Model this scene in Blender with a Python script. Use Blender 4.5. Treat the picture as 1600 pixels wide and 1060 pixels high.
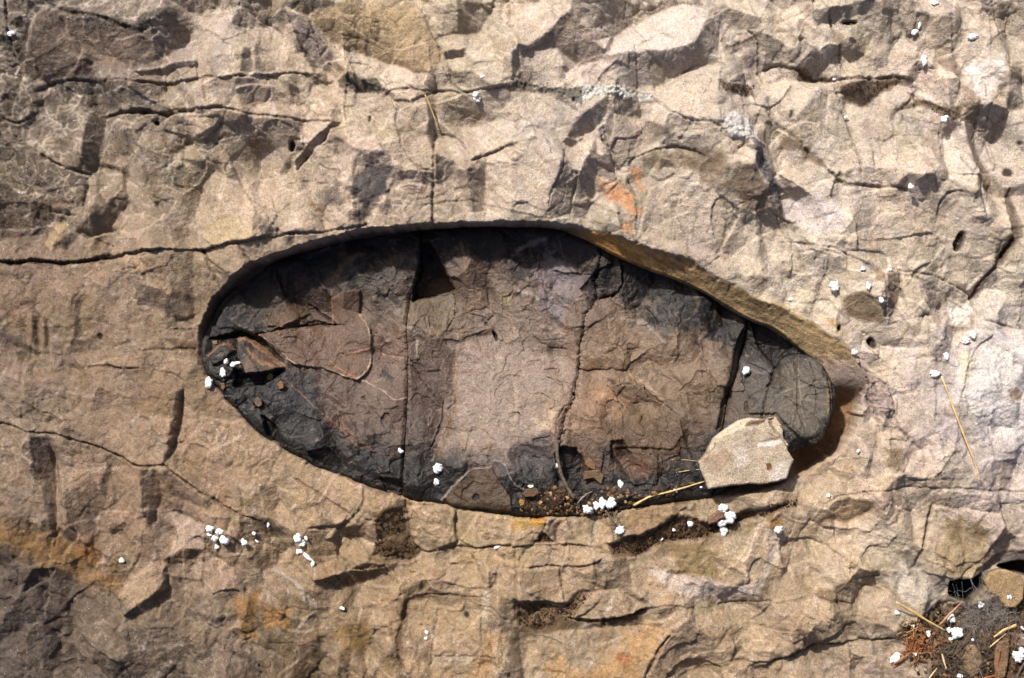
# Rock outcrop with an oval hollow, seen from straight above.  1 photo pixel = 1 mm.
import bpy, math, random
import numpy as np

for o in list(bpy.data.objects):
    bpy.data.objects.remove(o)
scene = bpy.context.scene
COL = scene.collection

# ------------------------------------------------------------ camera, sky, sun, exposure
CAM_H = 2.2
cam_d = bpy.data.cameras.new("camera")
cam_d.sensor_width = 36.0
cam_d.lens = 36.0 * CAM_H / 1.6
cam_d.clip_start = 0.05
cam_d.clip_end = 200.0
cam = bpy.data.objects.new("camera", cam_d)
cam.location = (0.0, 0.0, CAM_H)
cam.rotation_euler = (0, 0, 0)
COL.objects.link(cam)
scene.camera = cam

SUN_EL = math.radians(43)
SUN_AZ = math.atan2(-0.50, 0.86)            # from +Y (top of the picture) towards -X (left)
sun_dir = (math.sin(SUN_AZ) * math.cos(SUN_EL), math.cos(SUN_AZ) * math.cos(SUN_EL), math.sin(SUN_EL))
world = bpy.data.worlds.new("World")
scene.world = world
world.use_nodes = True
wn = world.node_tree
sky = wn.nodes.new("ShaderNodeTexSky")
sky.sky_type = 'NISHITA'
sky.sun_disc = False
sky.sun_elevation = SUN_EL
sky.sun_rotation = SUN_AZ
sky.air_density = 0.35
sky.dust_density = 4.0
wn.links.new(sky.outputs[0], wn.nodes["Background"].inputs[0])
wn.nodes["Background"].inputs[1].default_value = 0.10
sl = bpy.data.lights.new("sun", 'SUN')
sl.energy = 4.3
sl.angle = math.radians(2.5)
sl.color = (1.0, 0.95, 0.88)
so = bpy.data.objects.new("sun", sl)
from mathutils import Vector
so.rotation_euler = Vector(sun_dir).to_track_quat('Z', 'Y').to_euler()
so.location = (-1, 2, 3)
COL.objects.link(so)
scene.view_settings.view_transform = 'Standard'
scene.view_settings.look = 'None'
scene.view_settings.exposure = 0.61
scene.view_settings.gamma = 1.0

# ------------------------------------------------------------ helpers: noise and fields
F32 = np.float32
def srgb(c):
    c = np.asarray(c, dtype=F32) / 255.0
    return np.where(c <= 0.04045, c / 12.92, ((c + 0.055) / 1.055) ** 2.4).astype(F32)

def smooth(t):
    t = np.clip(t, 0, 1)
    return t * t * (3 - 2 * t)

def hash2(ix, iy, seed):
    h = (ix.astype(np.int64) * 374761393 + iy.astype(np.int64) * 668265263 + seed * 974634777) & 0xFFFFFFFF
    h = ((h ^ (h >> 13)) * 1274126177) & 0xFFFFFFFF
    h = h ^ (h >> 16)
    return ((h & 0xFFFF) / 65535.0).astype(F32)

def gnoise(x, y, seed):
    """gradient noise, about -1..1"""
    ix = np.floor(x); iy = np.floor(y)
    fx = (x - ix).astype(F32); fy = (y - iy).astype(F32)
    u = fx * fx * fx * (fx * (fx * 6 - 15) + 10); v = fy * fy * fy * (fy * (fy * 6 - 15) + 10)
    def g(dx, dy):
        a = hash2(ix + dx, iy + dy, seed) * (2 * math.pi)
        return np.cos(a) * (fx - dx) + np.sin(a) * (fy - dy)
    n0 = g(0, 0) * (1 - u) + g(1, 0) * u
    n1 = g(0, 1) * (1 - u) + g(1, 1) * u
    return (n0 * (1 - v) + n1 * v) * F32(1.5)

def fbm(x, y, scale, seed, octs=4, gain=0.5):
    s = 0; a = 1.0; t = 0
    for k in range(octs):
        s = s + a * gnoise(x / scale * 2 ** k, y / scale * 2 ** k, seed + 17 * k)
        t += a; a *= gain
    return s / t

def facets(x, y, scale, seed, tilt, aspect=1.0):
    """upper envelope of tilted planes: angular faces meeting in ridges; returns height (in units of scale) and cell value"""
    u = x / scale; v = y / (scale * aspect)
    ix = np.floor(u); iy = np.floor(v)
    best = np.full(u.shape, 1e9, F32); val = np.zeros(u.shape, F32)
    for dx in (-1, 0, 1):
        for dy in (-1, 0, 1):
            cx = ix + dx; cy = iy + dy
            px = cx + hash2(cx, cy, seed); py = cy + hash2(cx, cy, seed + 1)
            gx = (hash2(cx, cy, seed + 2) - 0.5) * 2 * tilt; gy = (hash2(cx, cy, seed + 3) - 0.5) * 2 * tilt
            du = u - px; dv = v - py
            h = du * du * 0.9 + dv * dv * 0.9 + du * gx + dv * gy
            m = h < best
            best = np.where(m, h, best); val = np.where(m, hash2(cx, cy, seed + 5), val)
    return best.astype(F32), val

def cells(x, y, scale, seed):
    """worley: returns F1, F2, value"""
    u = x / scale; v = y / scale
    ix = np.floor(u); iy = np.floor(v)
    f1 = np.full(u.shape, 9.0, F32); f2 = f1.copy(); val = np.zeros(u.shape, F32)
    for dx in (-1, 0, 1):
        for dy in (-1, 0, 1):
            cx = ix + dx; cy = iy + dy
            px = cx + hash2(cx, cy, seed); py = cy + hash2(cx, cy, seed + 1)
            d = np.sqrt((u - px) ** 2 + (v - py) ** 2).astype(F32)
            m = d < f1
            f2 = np.where(m, f1, np.minimum(f2, d)); val = np.where(m, hash2(cx, cy, seed + 5), val)
            f1 = np.where(m, d, f1)
    return f1, f2, val

def shells(x, y, scale, seed, curl=1.6):
    """shell-like break faces: every cell has its own slope that also bends across the cell"""
    u = x / scale; v = y / scale
    ix = np.floor(u); iy = np.floor(v)
    f1 = np.full(u.shape, 9.0, F32); val = np.zeros(u.shape, F32); idv = np.zeros(u.shape, F32)
    for dx in (-1, 0, 1):
        for dy in (-1, 0, 1):
            cx = ix + dx; cy = iy + dy
            px = cx + hash2(cx, cy, seed); py = cy + hash2(cx, cy, seed + 1)
            du = u - px; dv = v - py
            a = hash2(cx, cy, seed + 7) * 3.14159; ca = np.cos(a); sa = np.sin(a)
            p = du * ca + dv * sa; q = -du * sa + dv * ca
            d = (p * p * .35 + q * q * 2.2 + .25 * hash2(cx, cy, seed + 9)).astype(F32)
            val = np.where(d < f1, (hash2(cx, cy, seed + 5) - .5) * 2 + curl * (q * (hash2(cx, cy, seed + 8) - .3)), val)
            idv = np.where(d < f1, hash2(cx, cy, seed + 11) * 2 - 1, idv)
            f1 = np.minimum(f1, d)
    return val.astype(F32), idv

def seg_dist(X, Y, pts, closed=False):
    d = np.full(X.shape, 1e9, F32)
    n = len(pts)
    for i in range(n if closed else n - 1):
        ax, ay = pts[i]; bx, by = pts[(i + 1) % n]
        ex, ey = bx - ax, by - ay
        L = ex * ex + ey * ey + 1e-9
        t = np.clip(((X - ax) * ex + (Y - ay) * ey) / L, 0, 1)
        d = np.minimum(d, (X - ax - t * ex) ** 2 + (Y - ay - t * ey) ** 2)
    return np.sqrt(d).astype(F32)

def inside(X, Y, pts):
    c = np.zeros(X.shape, bool)
    n = len(pts)
    for i in range(n):
        ax, ay = pts[i]; bx, by = pts[(i + 1) % n]
        if ay == by: continue
        m = ((ay > Y) != (by > Y)) & (X < (bx - ax) * (Y - ay) / (by - ay) + ax)
        c ^= m
    return c

def sdf(X, Y, pts):
    """positive inside"""
    d = seg_dist(X, Y, pts, True)
    return np.where(inside(X, Y, pts), d, -d)

def round_poly(pts, it=2):
    """Chaikin corner cutting of a closed outline"""
    for _ in range(it):
        q = []
        for i in range(len(pts)):
            a = pts[i]; b = pts[(i + 1) % len(pts)]
            q.append((a[0] * .75 + b[0] * .25, a[1] * .75 + b[1] * .25))
            q.append((a[0] * .25 + b[0] * .75, a[1] * .25 + b[1] * .75))
        pts = q
    return pts

def open_smooth(pts):
    q = [pts[0]]
    for i in range(len(pts) - 1):
        a, b = pts[i], pts[i + 1]
        if i > 0: q.append((a[0] * .75 + b[0] * .25, a[1] * .75 + b[1] * .25))
        if i < len(pts) - 2: q.append((a[0] * .25 + b[0] * .75, a[1] * .25 + b[1] * .75))
    q.append(pts[-1])
    return q

class Field:
    """a regular grid in photo millimetres holding relief, slope wishes and pigment"""
    def __init__(s, x0, y0, x1, y1, g, seed):
        s.x0, s.y0, s.g, s.seed = x0, y0, g, seed
        xs = np.arange(x0, x1 + g * .5, g, dtype=F32); ys = np.arange(y0, y1 + g * .5, g, dtype=F32)
        s.nx, s.ny = len(xs), len(ys)
        s.X, s.Y = np.meshgrid(xs, ys)
        w = 3.6
        s.WX = (s.X + w * fbm(s.X, s.Y, 34, seed + 1, 4, .6) + 1.7 * fbm(s.X, s.Y, 8, seed + 5, 3, .7)).astype(F32)
        s.WY = (s.Y + w * fbm(s.X, s.Y, 34, seed + 2, 4, .6) + 1.7 * fbm(s.X, s.Y, 8, seed + 6, 3, .7)).astype(F32)
        s.J = (.6 * fbm(s.X, s.Y, 9, seed + 3, 2) + .9 * fbm(s.X, s.Y, 30, seed + 4, 2)).astype(F32)
        s.H = np.zeros_like(s.X)          # direct relief, mm
        s.S = np.zeros_like(s.X)          # slope towards the sun
        s.R = np.zeros_like(s.X)          # extra roughness
        s.C = np.zeros(s.X.shape + (3,), F32)
    def box(s, pts, m):
        p = np.array(pts)
        i0 = max(0, int((p[:, 0].min() - m - s.x0) / s.g)); i1 = min(s.nx, int((p[:, 0].max() + m - s.x0) / s.g) + 2)
        j0 = max(0, int((p[:, 1].min() - m - s.y0) / s.g)); j1 = min(s.ny, int((p[:, 1].max() + m - s.y0) / s.g) + 2)
        if i1 <= i0 or j1 <= j0: return None
        return slice(j0, j1), slice(i0, i1)
    def facet(s, pts, sh, off=0.0, e=2.2, keep=0.28):
        b = s.box(pts, 16)
        if b is None: return
        sh = sh * 1.25
        if sh < -.25: sh = max(-.25 + (sh + .25) * .4, -.46)
        if sh > .45: sh = .45 + (sh - .45) * .5
        d = sdf(s.WX[b], s.WY[b], pts)
        w = smooth((d + e * .5) / e)
        s.S[b] = s.S[b] * (1 - w * (1 - keep)) + w * sh
        if off: s.H[b] += w * off
    def crack(s, pts, w, dep, step=0.0, dirt=0.42):
        b = s.box(pts, 14 + w)
        if b is None: return
        X, Y = s.WX[b], s.WY[b]
        d = seg_dist(X, Y, open_smooth(pts))
        ww = w * .42 * np.clip(1.0 + 1.5 * s.J[b], .15, 2.2)
        # taper at the two ends
        for (ex, ey) in (pts[0], pts[-1]):
            if min(ex - s.x0, ey - s.y0) > 40:
                r = np.sqrt((X - ex) ** 2 + (Y - ey) ** 2)
                ww = ww * np.clip(.35 + r / (w * 6 + 8), 0, 1)
        k = np.clip(1.25 - d / np.maximum(ww, .35), 0, 1)
        s.H[b] -= dep * .62 * np.clip(k * 1.3, 0, 1)
        if step:
            # the side towards the top of the picture stands 'step' higher and fades away from the edge
            (ax, ay), (bx, by) = pts[0], pts[-1]
            side = np.ones(X.shape, F32)
            best = np.full(X.shape, 1e9, F32)
            for i in range(len(pts) - 1):
                (ax, ay), (bx, by) = pts[i], pts[i + 1]
                ex_, ey_ = bx - ax, by - ay
                L = ex_ * ex_ + ey_ * ey_ + 1e-9
                t = np.clip(((X - ax) * ex_ + (Y - ay) * ey_) / L, 0, 1)
                dd = (X - ax - t * ex_) ** 2 + (Y - ay - t * ey_) ** 2
                sd = np.sign((X - ax) * ey_ - (Y - ay) * ex_)
                side = np.where(dd < best, sd, side); best = np.minimum(best, dd)
            s.H[b] += step * .7 * side * np.exp(-d / 9.0)
        dk = np.clip(k * 1.6, 0, 1)[..., None] * dirt
        s.C[b] = s.C[b] * (1 - dk) + srgb((72, 54, 40)) * dk
    def paint(s, pts, rgb, a, e=9.0, ragged=9.0):
        b = s.box(pts, 26)
        if b is None: return
        n = fbm(s.X[b], s.Y[b], 26, s.seed + 60 + int(pts[0][0]) % 7, 5, .7)
        d = sdf(s.WX[b], s.WY[b], pts) + n * ragged
        w = (smooth((d + e * .5) / e) * a)[..., None]
        s.C[b] = s.C[b] * (1 - w) + srgb(rgb) * w
    def rough(s, pts, amp):
        b = s.box(pts, 20)
        if b is None: return
        w = smooth((sdf(s.WX[b], s.WY[b], pts) + 4) / 8)
        s.R[b] = np.maximum(s.R[b], w * amp)
    def vein(s, pts, w, rgb, a, up=0.5):
        b = s.box(pts, 10)
        if b is None: return
        d = seg_dist(s.WX[b], s.WY[b], open_smooth(pts))
        k = np.clip(1.4 - d / (w * np.clip(1 + 1.0 * s.J[b], .3, 2)), 0, 1)
        s.H[b] += up * k
        k = (np.clip(k, 0, 1) * a)[..., None]
        s.C[b] = s.C[b] * (1 - k) + srgb(rgb) * k
    def dome(s, cx, cy, rx, ry, h, rot=0.0):
        R = max(rx, ry) * 1.2
        b = s.box([(cx - R, cy - R), (cx + R, cy + R)], 4)
        if b is None: return
        c, q = math.cos(rot), math.sin(rot)
        dx, dy = s.WX[b] - cx, s.WY[b] - cy
        r2 = ((dx * c + dy * q) / rx) ** 2 + ((-dx * q + dy * c) / ry) ** 2
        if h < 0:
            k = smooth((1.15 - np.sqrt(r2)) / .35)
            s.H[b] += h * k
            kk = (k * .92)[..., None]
            s.C[b] = s.C[b] * (1 - kk) + srgb((30, 26, 22)) * kk  # pit floor painted near black, its shade put into the colour
        else:
            s.H[b] += h * np.sqrt(np.clip(1 - r2, 0, 1))
    def run(s, text, stage):
        ox = oy = 0.0; sc = 1.0
        for line in text.strip().split('\n'):
            line = line.strip()
            if not line or line[0] == '#': continue
            head, _, tail = line.partition(';')
            t = head.split()
            if t[0] == 'T':
                ox, oy, sc = float(t[1]), float(t[2]), float(t[3]); continue
            if t[0] not in stage: continue
            pts = [(ox + float(a.split(',')[0]) / sc, oy + float(a.split(',')[1]) / sc) for a in tail.split()]
            v = [float(q) for q in t[1:]]
            if t[0] == 'F': s.facet(pts, *v)
            elif t[0] == 'K': s.crack(pts, *v)
            elif t[0] == 'C': s.paint(pts, v[:3], *v[3:])
            elif t[0] == 'R': s.rough(pts, *v)
            elif t[0] == 'V': s.vein(pts, v[0], v[1:4], *v[4:])
            elif t[0] == 'D':
                s.dome(pts[0][0], pts[0][1], v[0], v[1], v[2], v[3] if len(v) > 3 else 0)
    def solve(s, gain, lam=0.12, mu_len=260.0):
        """the relief whose slope along the sun's direction is closest to the wished slopes"""
        dx, dy = sun_dir[0], -sun_dir[1]
        L = math.hypot(dx, dy); dx /= L; dy /= L
        pad = 40
        S = np.pad(s.S - s.S.mean(), pad)
        ky = np.fft.fftfreq(S.shape[0], s.g)[:, None] * 2 * math.pi
        kx = np.fft.rfftfreq(S.shape[1], s.g)[None, :] * 2 * math.pi
        kd = kx * dx + ky * dy
        mu = (2 * math.pi / mu_len) ** 2 * .25
        Hk = 1j * kd * np.fft.rfft2(S) / (kd * kd + lam * (kx * kx + ky * ky) + mu)
        h = np.fft.irfft2(Hk, s=S.shape)[pad:-pad, pad:-pad]
        return (h * gain).astype(F32)        # surface falls towards the sun where S > 0
    def sample(s, A, x, y):
        u = np.clip((x - s.x0) / s.g, 0, s.nx - 1.001); v = np.clip((y - s.y0) / s.g, 0, s.ny - 1.001)
        i = u.astype(np.int32); j = v.astype(np.int32)
        fu = (u - i).astype(F32); fv = (v - j).astype(F32)
        if A.ndim == 3: fu = fu[..., None]; fv = fv[..., None]
        return (A[j, i] * (1 - fu) + A[j, i + 1] * fu) * (1 - fv) + (A[j + 1, i] * (1 - fu) + A[j + 1, i + 1] * fu) * fv

def anchors(X, Y, rows, sig=75.0):
    """smooth blend of pigment samples px py r g b"""
    num = np.zeros(X.shape + (3,), F32); den = np.full(X.shape, 1e-12, F32)
    for (px, py, r, g, b) in rows:
        w = np.exp(-((X - px) ** 2 + (Y - py) ** 2) / (2 * sig * sig)).astype(F32)
        w = w + 1e-4 / (1 + ((X - px) ** 2 + (Y - py) ** 2) / 1e4)
        num += w[..., None] * srgb((r, g, b)); den += w
    return num / den[..., None]

def W(px, py, z=0.0):
    return ((px - 800.0) / 1000.0, (530.0 - py) / 1000.0, z)

# ------------------------------------------------------------ helpers: objects
def link(o, parent=None, label=None, cat=None, group=None, kind=None):
    COL.objects.link(o)
    if parent is not None: o.parent = parent
    if label: o['label'] = label
    if cat: o['category'] = cat
    if group: o['group'] = group
    if kind: o['kind'] = kind
    return o

def mesh_np(name, co, quads, mat, rgb=None, flat=False, nsides=4):
    me = bpy.data.meshes.new(name)
    co = np.asarray(co, F32); quads = np.asarray(quads, np.int32)
    me.vertices.add(len(co)); me.vertices.foreach_set('co', co.ravel())
    n = len(quads)
    me.loops.add(n * nsides); me.loops.foreach_set('vertex_index', quads.ravel())
    me.polygons.add(n)
    me.polygons.foreach_set('loop_start', np.arange(0, n * nsides, nsides, dtype=np.int32))
    me.polygons.foreach_set('use_smooth', np.full(n, not flat))
    me.update(calc_edges=True)
    if rgb is not None:
        a = me.color_attributes.new('pigment', 'FLOAT_COLOR', 'POINT')
        c = np.ones((len(co), 4), F32); c[:, :3] = rgb
        a.data.foreach_set('color', c.ravel())
    me.materials.append(mat)
    return bpy.data.objects.new(name, me)

def grid_quads(nx, ny):
    i = np.arange(nx * ny, dtype=np.int32).reshape(ny, nx)
    return np.stack([i[:-1, :-1], i[1:, :-1], i[1:, 1:], i[:-1, 1:]], -1).reshape(-1, 4)

def plate(name, X, Y, Z, sd, mask, rgb, mat, skirt, bottom=None, zref=None):
    """cut the part of a height grid where mask holds into a solid plate; its rim is pulled onto the outline (sd = 0)"""
    ny, nx = X.shape
    q = grid_quads(nx, ny)
    mf = mask.ravel()
    q = q[mf[q].all(axis=1)]
    used = np.zeros(nx * ny, bool); used[q.ravel()] = True
    e = np.concatenate([q[:, [0, 1]], q[:, [1, 2]], q[:, [2, 3]], q[:, [3, 0]]])
    key = e[:, 0].astype(np.int64) * (nx * ny) + e[:, 1]
    rkey = e[:, 1].astype(np.int64) * (nx * ny) + e[:, 0]
    be = e[~np.isin(key, rkey)]
    Xf, Yf = X.ravel().copy(), Y.ravel().copy(); Zf = Z.ravel().copy()
    gy, gx = np.gradient(sd)
    bl = np.unique(be.ravel())
    gn = np.sqrt(gx.ravel()[bl] ** 2 + gy.ravel()[bl] ** 2) + 1e-6
    step = np.clip(sd.ravel()[bl], 0, 3.0)
    g = X[0, 1] - X[0, 0]
    Xf[bl] -= gx.ravel()[bl] / gn * step; Yf[bl] -= gy.ravel()[bl] / gn * step
    idx = np.full(nx * ny, -1, np.int64); ul = np.nonzero(used)[0]; idx[ul] = np.arange(len(ul))
    q2 = idx[q]
    if zref is not None:                       # widen with depth: outlines were read off the picture
        w = 1 - zref.ravel() / (CAM_H * 1000)
        Xf = 800 + (Xf - 800) * w; Yf = 530 + (Yf - 530) * w
    top = np.stack([(Xf[ul] - 800) / 1000, (530 - Yf[ul]) / 1000, Zf[ul] / 1000], -1)
    c = rgb.reshape(-1, 3)[ul]
    if bottom is None:
        bi = np.full(nx * ny, -1, np.int64); bi[bl] = np.arange(len(bl)) + len(ul)
        low = np.stack([(Xf[bl] - 800) / 1000, (530 - Yf[bl]) / 1000, (Zf[bl] - skirt) / 1000], -1)
        sk = np.stack([idx[be[:, 1]], idx[be[:, 0]], bi[be[:, 0]], bi[be[:, 1]]], -1)
        co = np.concatenate([top, low]); qq = np.concatenate([q2, sk]); cc = np.concatenate([c, c[idx[bl]]])
    else:
        low = top.copy(); low[:, 2] = bottom.ravel()[ul] / 1000
        n = len(ul)
        sk = np.stack([idx[be[:, 1]], idx[be[:, 0]], idx[be[:, 0]] + n, idx[be[:, 1]] + n], -1)
        co = np.concatenate([top, low]); qq = np.concatenate([q2, q2[:, ::-1] + n, sk]); cc = np.concatenate([c, c])
    return mesh_np(name, co, qq, mat, cc)

# ------------------------------------------------------------ materials
def nt(name):
    m = bpy.data.materials.new(name); m.use_nodes = True
    return m, m.node_tree, m.node_tree.nodes["Principled BSDF"]

def mix_rgb(t, mode, fac, a, b):
    n = t.nodes.new("ShaderNodeMix"); n.data_type = 'RGBA'; n.blend_type = mode
    for sock, val in ((n.inputs[0], fac), (n.inputs[6], a), (n.inputs[7], b)):
        if hasattr(val, 'links') or hasattr(val, 'is_linked'): t.links.new(val, sock)
        elif isinstance(val, (int, float)): sock.default_value = val
        else: sock.default_value = (*val, 1)
    return n.outputs[2]

def noise_node(t, vec, scale, detail=2, rough=.5):
    n = t.nodes.new("ShaderNodeTexNoise"); n.inputs['Scale'].default_value = scale
    n.inputs['Detail'].default_value = detail; n.inputs['Roughness'].default_value = rough
    t.links.new(vec, n.inputs['Vector'])
    return n.outputs['Fac'], n.outputs['Color']

def ramp(t, fac, stops):
    r = t.nodes.new("ShaderNodeValToRGB")
    while len(r.color_ramp.elements) < len(stops): r.color_ramp.elements.new(.5)
    for e, (p, c) in zip(r.color_ramp.elements, stops):
        e.position = p; e.color = (c, c, c, 1) if isinstance(c, (int, float)) else (*c, 1)
    t.links.new(fac, r.inputs[0])
    return r.outputs[0]

def rock_material(name, rough=.9, grain=.34, spec=.2, bump=1.0, base=None, flecks=(.5, .64, 150, .10), mottle=.36, f8a=.17):
    m, t, p = nt(name)
    tc = t.nodes.new("ShaderNodeTexCoord"); vec = tc.outputs['Object']
    if base is None:
        a = t.nodes.new("ShaderNodeAttribute"); a.attribute_name = 'pigment'; col = a.outputs['Color']
    else:
        col = base
    # grains of the stone, about a millimetre, then mottling
    f, c = noise_node(t, vec, 520, 1.5, .8)
    g = ramp(t, f, [(.32, 1 - grain), (.5, 1.0), (.68, 1 + grain * .95)])
    fz, _ = noise_node(t, vec, 7, 3, .6)
    col = mix_rgb(t, 'MULTIPLY', ramp(t, fz, [(.38, .6), (.62, 1.0)]), col, g)
    f2, c2 = noise_node(t, vec, 95, 6, .75)
    g2 = ramp(t, f2, [(.28, .78), (.5, 1.0), (.72, 1.2)])
    col = mix_rgb(t, 'MULTIPLY', 1.0, col, g2)
    f3, c3 = noise_node(t, vec, 260, 3, .6)
    tint = ramp(t, f3, [(.35, (.94, .99, 1.10)), (.5, (1, 1, 1)), (.66, (1.07, 1.0, .86))])
    col = mix_rgb(t, 'MULTIPLY', .8, col, tint)
    # crisp mottling: pale crusty scabs and brown dirty ones
    f6, _ = noise_node(t, vec, 42, 9, .82)
    col = mix_rgb(t, 'MIX', ramp(t, f6, [(.545, 0.0), (.60, mottle)]), col, mix_rgb(t, 'MULTIPLY', 1.0, col, (1.55, 1.55, 1.60)))
    mp = t.nodes.new("ShaderNodeMapping"); mp.inputs['Location'].default_value = (3.1, 1.7, .4)
    t.links.new(vec, mp.inputs['Vector'])
    f7, _ = noise_node(t, mp.outputs[0], 36, 9, .84)
    col = mix_rgb(t, 'MIX', ramp(t, f7, [(.55, 0.0), (.61, mottle)]), col, mix_rgb(t, 'MULTIPLY', 1.0, col, (.52, .44, .36)))
    f8, _ = noise_node(t, vec, 210, 5, .85)
    col = mix_rgb(t, 'MULTIPLY', 1.0, col, ramp(t, f8, [(.32, 1 - f8a), (.5, 1.0), (.68, 1 + f8a)]))
    # small dark pits and pale flecks
    v = t.nodes.new("ShaderNodeTexVoronoi"); v.inputs['Scale'].default_value = 95; v.inputs['Randomness'].default_value = 1
    t.links.new(vec, v.inputs['Vector'])
    pit = ramp(t, v.outputs['Distance'], [(.0, .38), (.12, .55), (.19, 1.0)])
    f4, _ = noise_node(t, vec, 14, 3, .6)
    pm = ramp(t, f4, [(.5, 0.0), (.62, 1.0)])
    col = mix_rgb(t, 'MULTIPLY', pm, col, pit)
    v2 = t.nodes.new("ShaderNodeTexVoronoi"); v2.inputs['Scale'].default_value = flecks[2]
    t.links.new(vec, v2.inputs['Vector'])
    fl = ramp(t, v2.outputs['Distance'], [(.0, .85), (flecks[3], .6), (flecks[3] * 1.6, 0.0)])
    f5, _ = noise_node(t, vec, 21, 3, .6)
    fm = ramp(t, f5, [(flecks[0], 0.0), (flecks[1], .8)])
    mm = t.nodes.new("ShaderNodeMath"); mm.operation = 'MULTIPLY'
    t.links.new(fl, mm.inputs[0]); t.links.new(fm, mm.inputs[1])
    col = mix_rgb(t, 'MIX', mm.outputs[0], col, (.62, .58, .52))
    t.links.new(col, p.inputs['Base Color'])
    p.inputs['Roughness'].default_value = rough
    p.inputs['Specular IOR Level'].default_value = spec
    fb, _ = noise_node(t, vec, 330, 5, .7)
    fb2, _ = noise_node(t, vec, 70, 4, .65)
    add = t.nodes.new("ShaderNodeMath"); add.operation = 'MULTIPLY_ADD'; add.inputs[1].default_value = 2.2
    t.links.new(fb2, add.inputs[0]); t.links.new(fb, add.inputs[2])
    b = t.nodes.new("ShaderNodeBump"); b.inputs['Strength'].default_value = .75
    b.inputs['Distance'].default_value = .0024 * bump
    t.links.new(add.outputs[0], b.inputs['Height']); t.links.new(b.outputs[0], p.inputs['Normal'])
    return m

def plain_material(name, c1, c2, rough=.6, scale=120, spec=.3, sss=0.0, bump=.0005):
    m, t, p = nt(name)
    tc = t.nodes.new("ShaderNodeTexCoord")
    f, _ = noise_node(t, tc.outputs['Object'], scale, 4, .65)
    t.links.new(mix_rgb(t, 'MIX', ramp(t, f, [(.35, 0.0), (.65, 1.0)]), c1, c2), p.inputs['Base Color'])
    p.inputs['Roughness'].default_value = rough; p.inputs['Specular IOR Level'].default_value = spec
    b = t.nodes.new("ShaderNodeBump"); b.inputs['Distance'].default_value = bump; b.inputs['Strength'].default_value = .8
    t.links.new(f, b.inputs['Height']); t.links.new(b.outputs[0], p.inputs['Normal'])
    return m
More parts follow.
